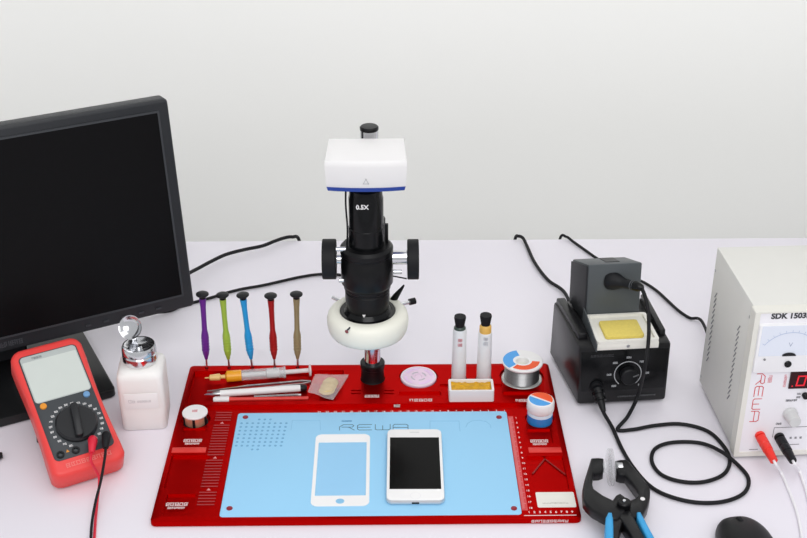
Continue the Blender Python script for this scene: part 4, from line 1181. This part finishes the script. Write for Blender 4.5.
# suction cups
for s, px in ((-1, 182), (1, 222)):
    c = G(570 + 202 / 4.98, 430 + 185 / 4.98, .0235)
    M = T(c.x + s * .0011, c.y, .0235) @ rot(s * PI / 2, 'Y')
    o = BM(); lathe(o, [(0, .0012), (.012, .001), (.0200, .0002), (.0222, 0), (.0218, .0010), (.014, .0026), (.0068, .0045), (.0062, .0075), (0, .0075)], 36, M); obj('suction_cup', o, M_CLEAR, **W)
    o = BM(); lathe(o, [(0, .0070), (.0054, .0070), (.0058, .0085), (.0058, .0125), (0, .0125)], 22, M); obj('cup_mount', o, M_STEEL, **W)

# ================================================================== mouse and the plug at the left edge
mc = G(745, 537, .0)
mc = Vector((mc.x - .006, mc.y - .035, 0))
t = thing('computer_mouse', 'black computer mouse on the white desk below the coiled cord', 'mouse', mc, R(8))
o = BM(); rings = []
N = 40
for f, zz_ in ((.90, 0), (.98, .003), (1.0, .008), (.985, .014), (.93, .0205), (.82, .0265), (.62, .031), (.35, .0335), (.1, .0343)):
    r_ = []
    for k in range(N):
        a = 2 * PI * k / N
        c_, s_ = math.cos(a), math.sin(a)
        e_ = 2 / 2.7
        x = .0295 * f * (abs(c_) ** e_) * (1 if c_ > 0 else -1); y = .053 * f * (abs(s_) ** e_) * (1 if s_ > 0 else -1)
        x *= 1 - .10 * (y / .053) ** 2 if y > 0 else 1
        zz2 = zz_ * (1 - .20 * max(0, y / .053) ** 1.5)
        r_.append((x, y, zz2))
    rings.append(r_)
loft(o, rings)
ms = obj('shell', o, mat('mouse_black', '#101012', .45, spec=.35, bump=.1, bscale=1500), t, ang=60)
o = BM(); lathe(o, [(0, -.0028), (.0075, -.0028), (.0088, -.0015), (.0088, .0015), (.0075, .0028), (0, .0028)], 24, T(0, .030, .0222) @ rot(PI / 2, 'Y')); obj('scroll_wheel', o, M_RUBBER, t)

q = G(-6, 456, 0)
o = BM(); tube(o, [G(2.6, 455, .0062), G(-6, 456.5, .0065), G(-14, 458, .0065), G(-24, 460, .005), G(-40, 464, .0035), G(-70, 470, .0035)], [.0035, .0062, .0064, .005, .0034, .0034], 14)
single('cable_end', o, M_RUBBER, 'dark cable end on the desk left of the red multimeter', 'cable')

# ================================================================== cables behind the monitor
lst = [Vector((base_c.x + u.x * .10 - nrm.x * .03, base_c.y + u.y * .10 - nrm.y * .03, .09)), G(150, 292, .035), G(192, 271.5, .018), G(210, 262, .014), G(226, 254.5, .013), G(245, 249.5, .013), G(262, 246, .012), G(275, 241, .011), G(284, 238, .009), Vector((G(292, 238, .007).x, DESK_B - .002, .0075)), Vector((G(299, 239, 0).x, DESK_B + .008, -.004)), Vector((G(302, 240, 0).x, DESK_B + .012, -.07)), Vector((G(302, 240, 0).x, DESK_B + .014, -.3))]
o = BM(); tube(o, lst, .0028, 10); single('monitor_cable', o, M_RUBBER, 'black cable from the monitor over the desk back edge', 'cable')
lst = [Vector((base_c.x + u.x * .06 - nrm.x * .10, base_c.y + u.y * .06 - nrm.y * .10, .07)), G(150, 312, .010), G(185, 304.5, .0027), G(210, 298, .0027), G(226, 293, .0027), G(242, 289, .0027), G(262, 285.5, .0027), G(280, 281.5, .0027), G(300, 277, .0027), G(320, 274.3, .0027), G(340, 275, .0027), G(358, 282, .0027), Vector((-.030, 1.47, .004)), Vector((-.0235, 1.432, .014)), Vector((-.0225, 1.408, .05)), Vector((-.0225, 1.395, .15)), Vector((-.0225, 1.392, .25)), Vector((-.0185, 1.388, .312)), Vector((-.0085, 1.378, .330)), Vector((-.0055, 1.360, .336)), Vector((-.006, 1.3440, .336))]
o = BM(); tube(o, lst, .0022, 10); single('video_cable', o, M_RUBBER, 'thin black cable running from behind the monitor to the microscope', 'cable')
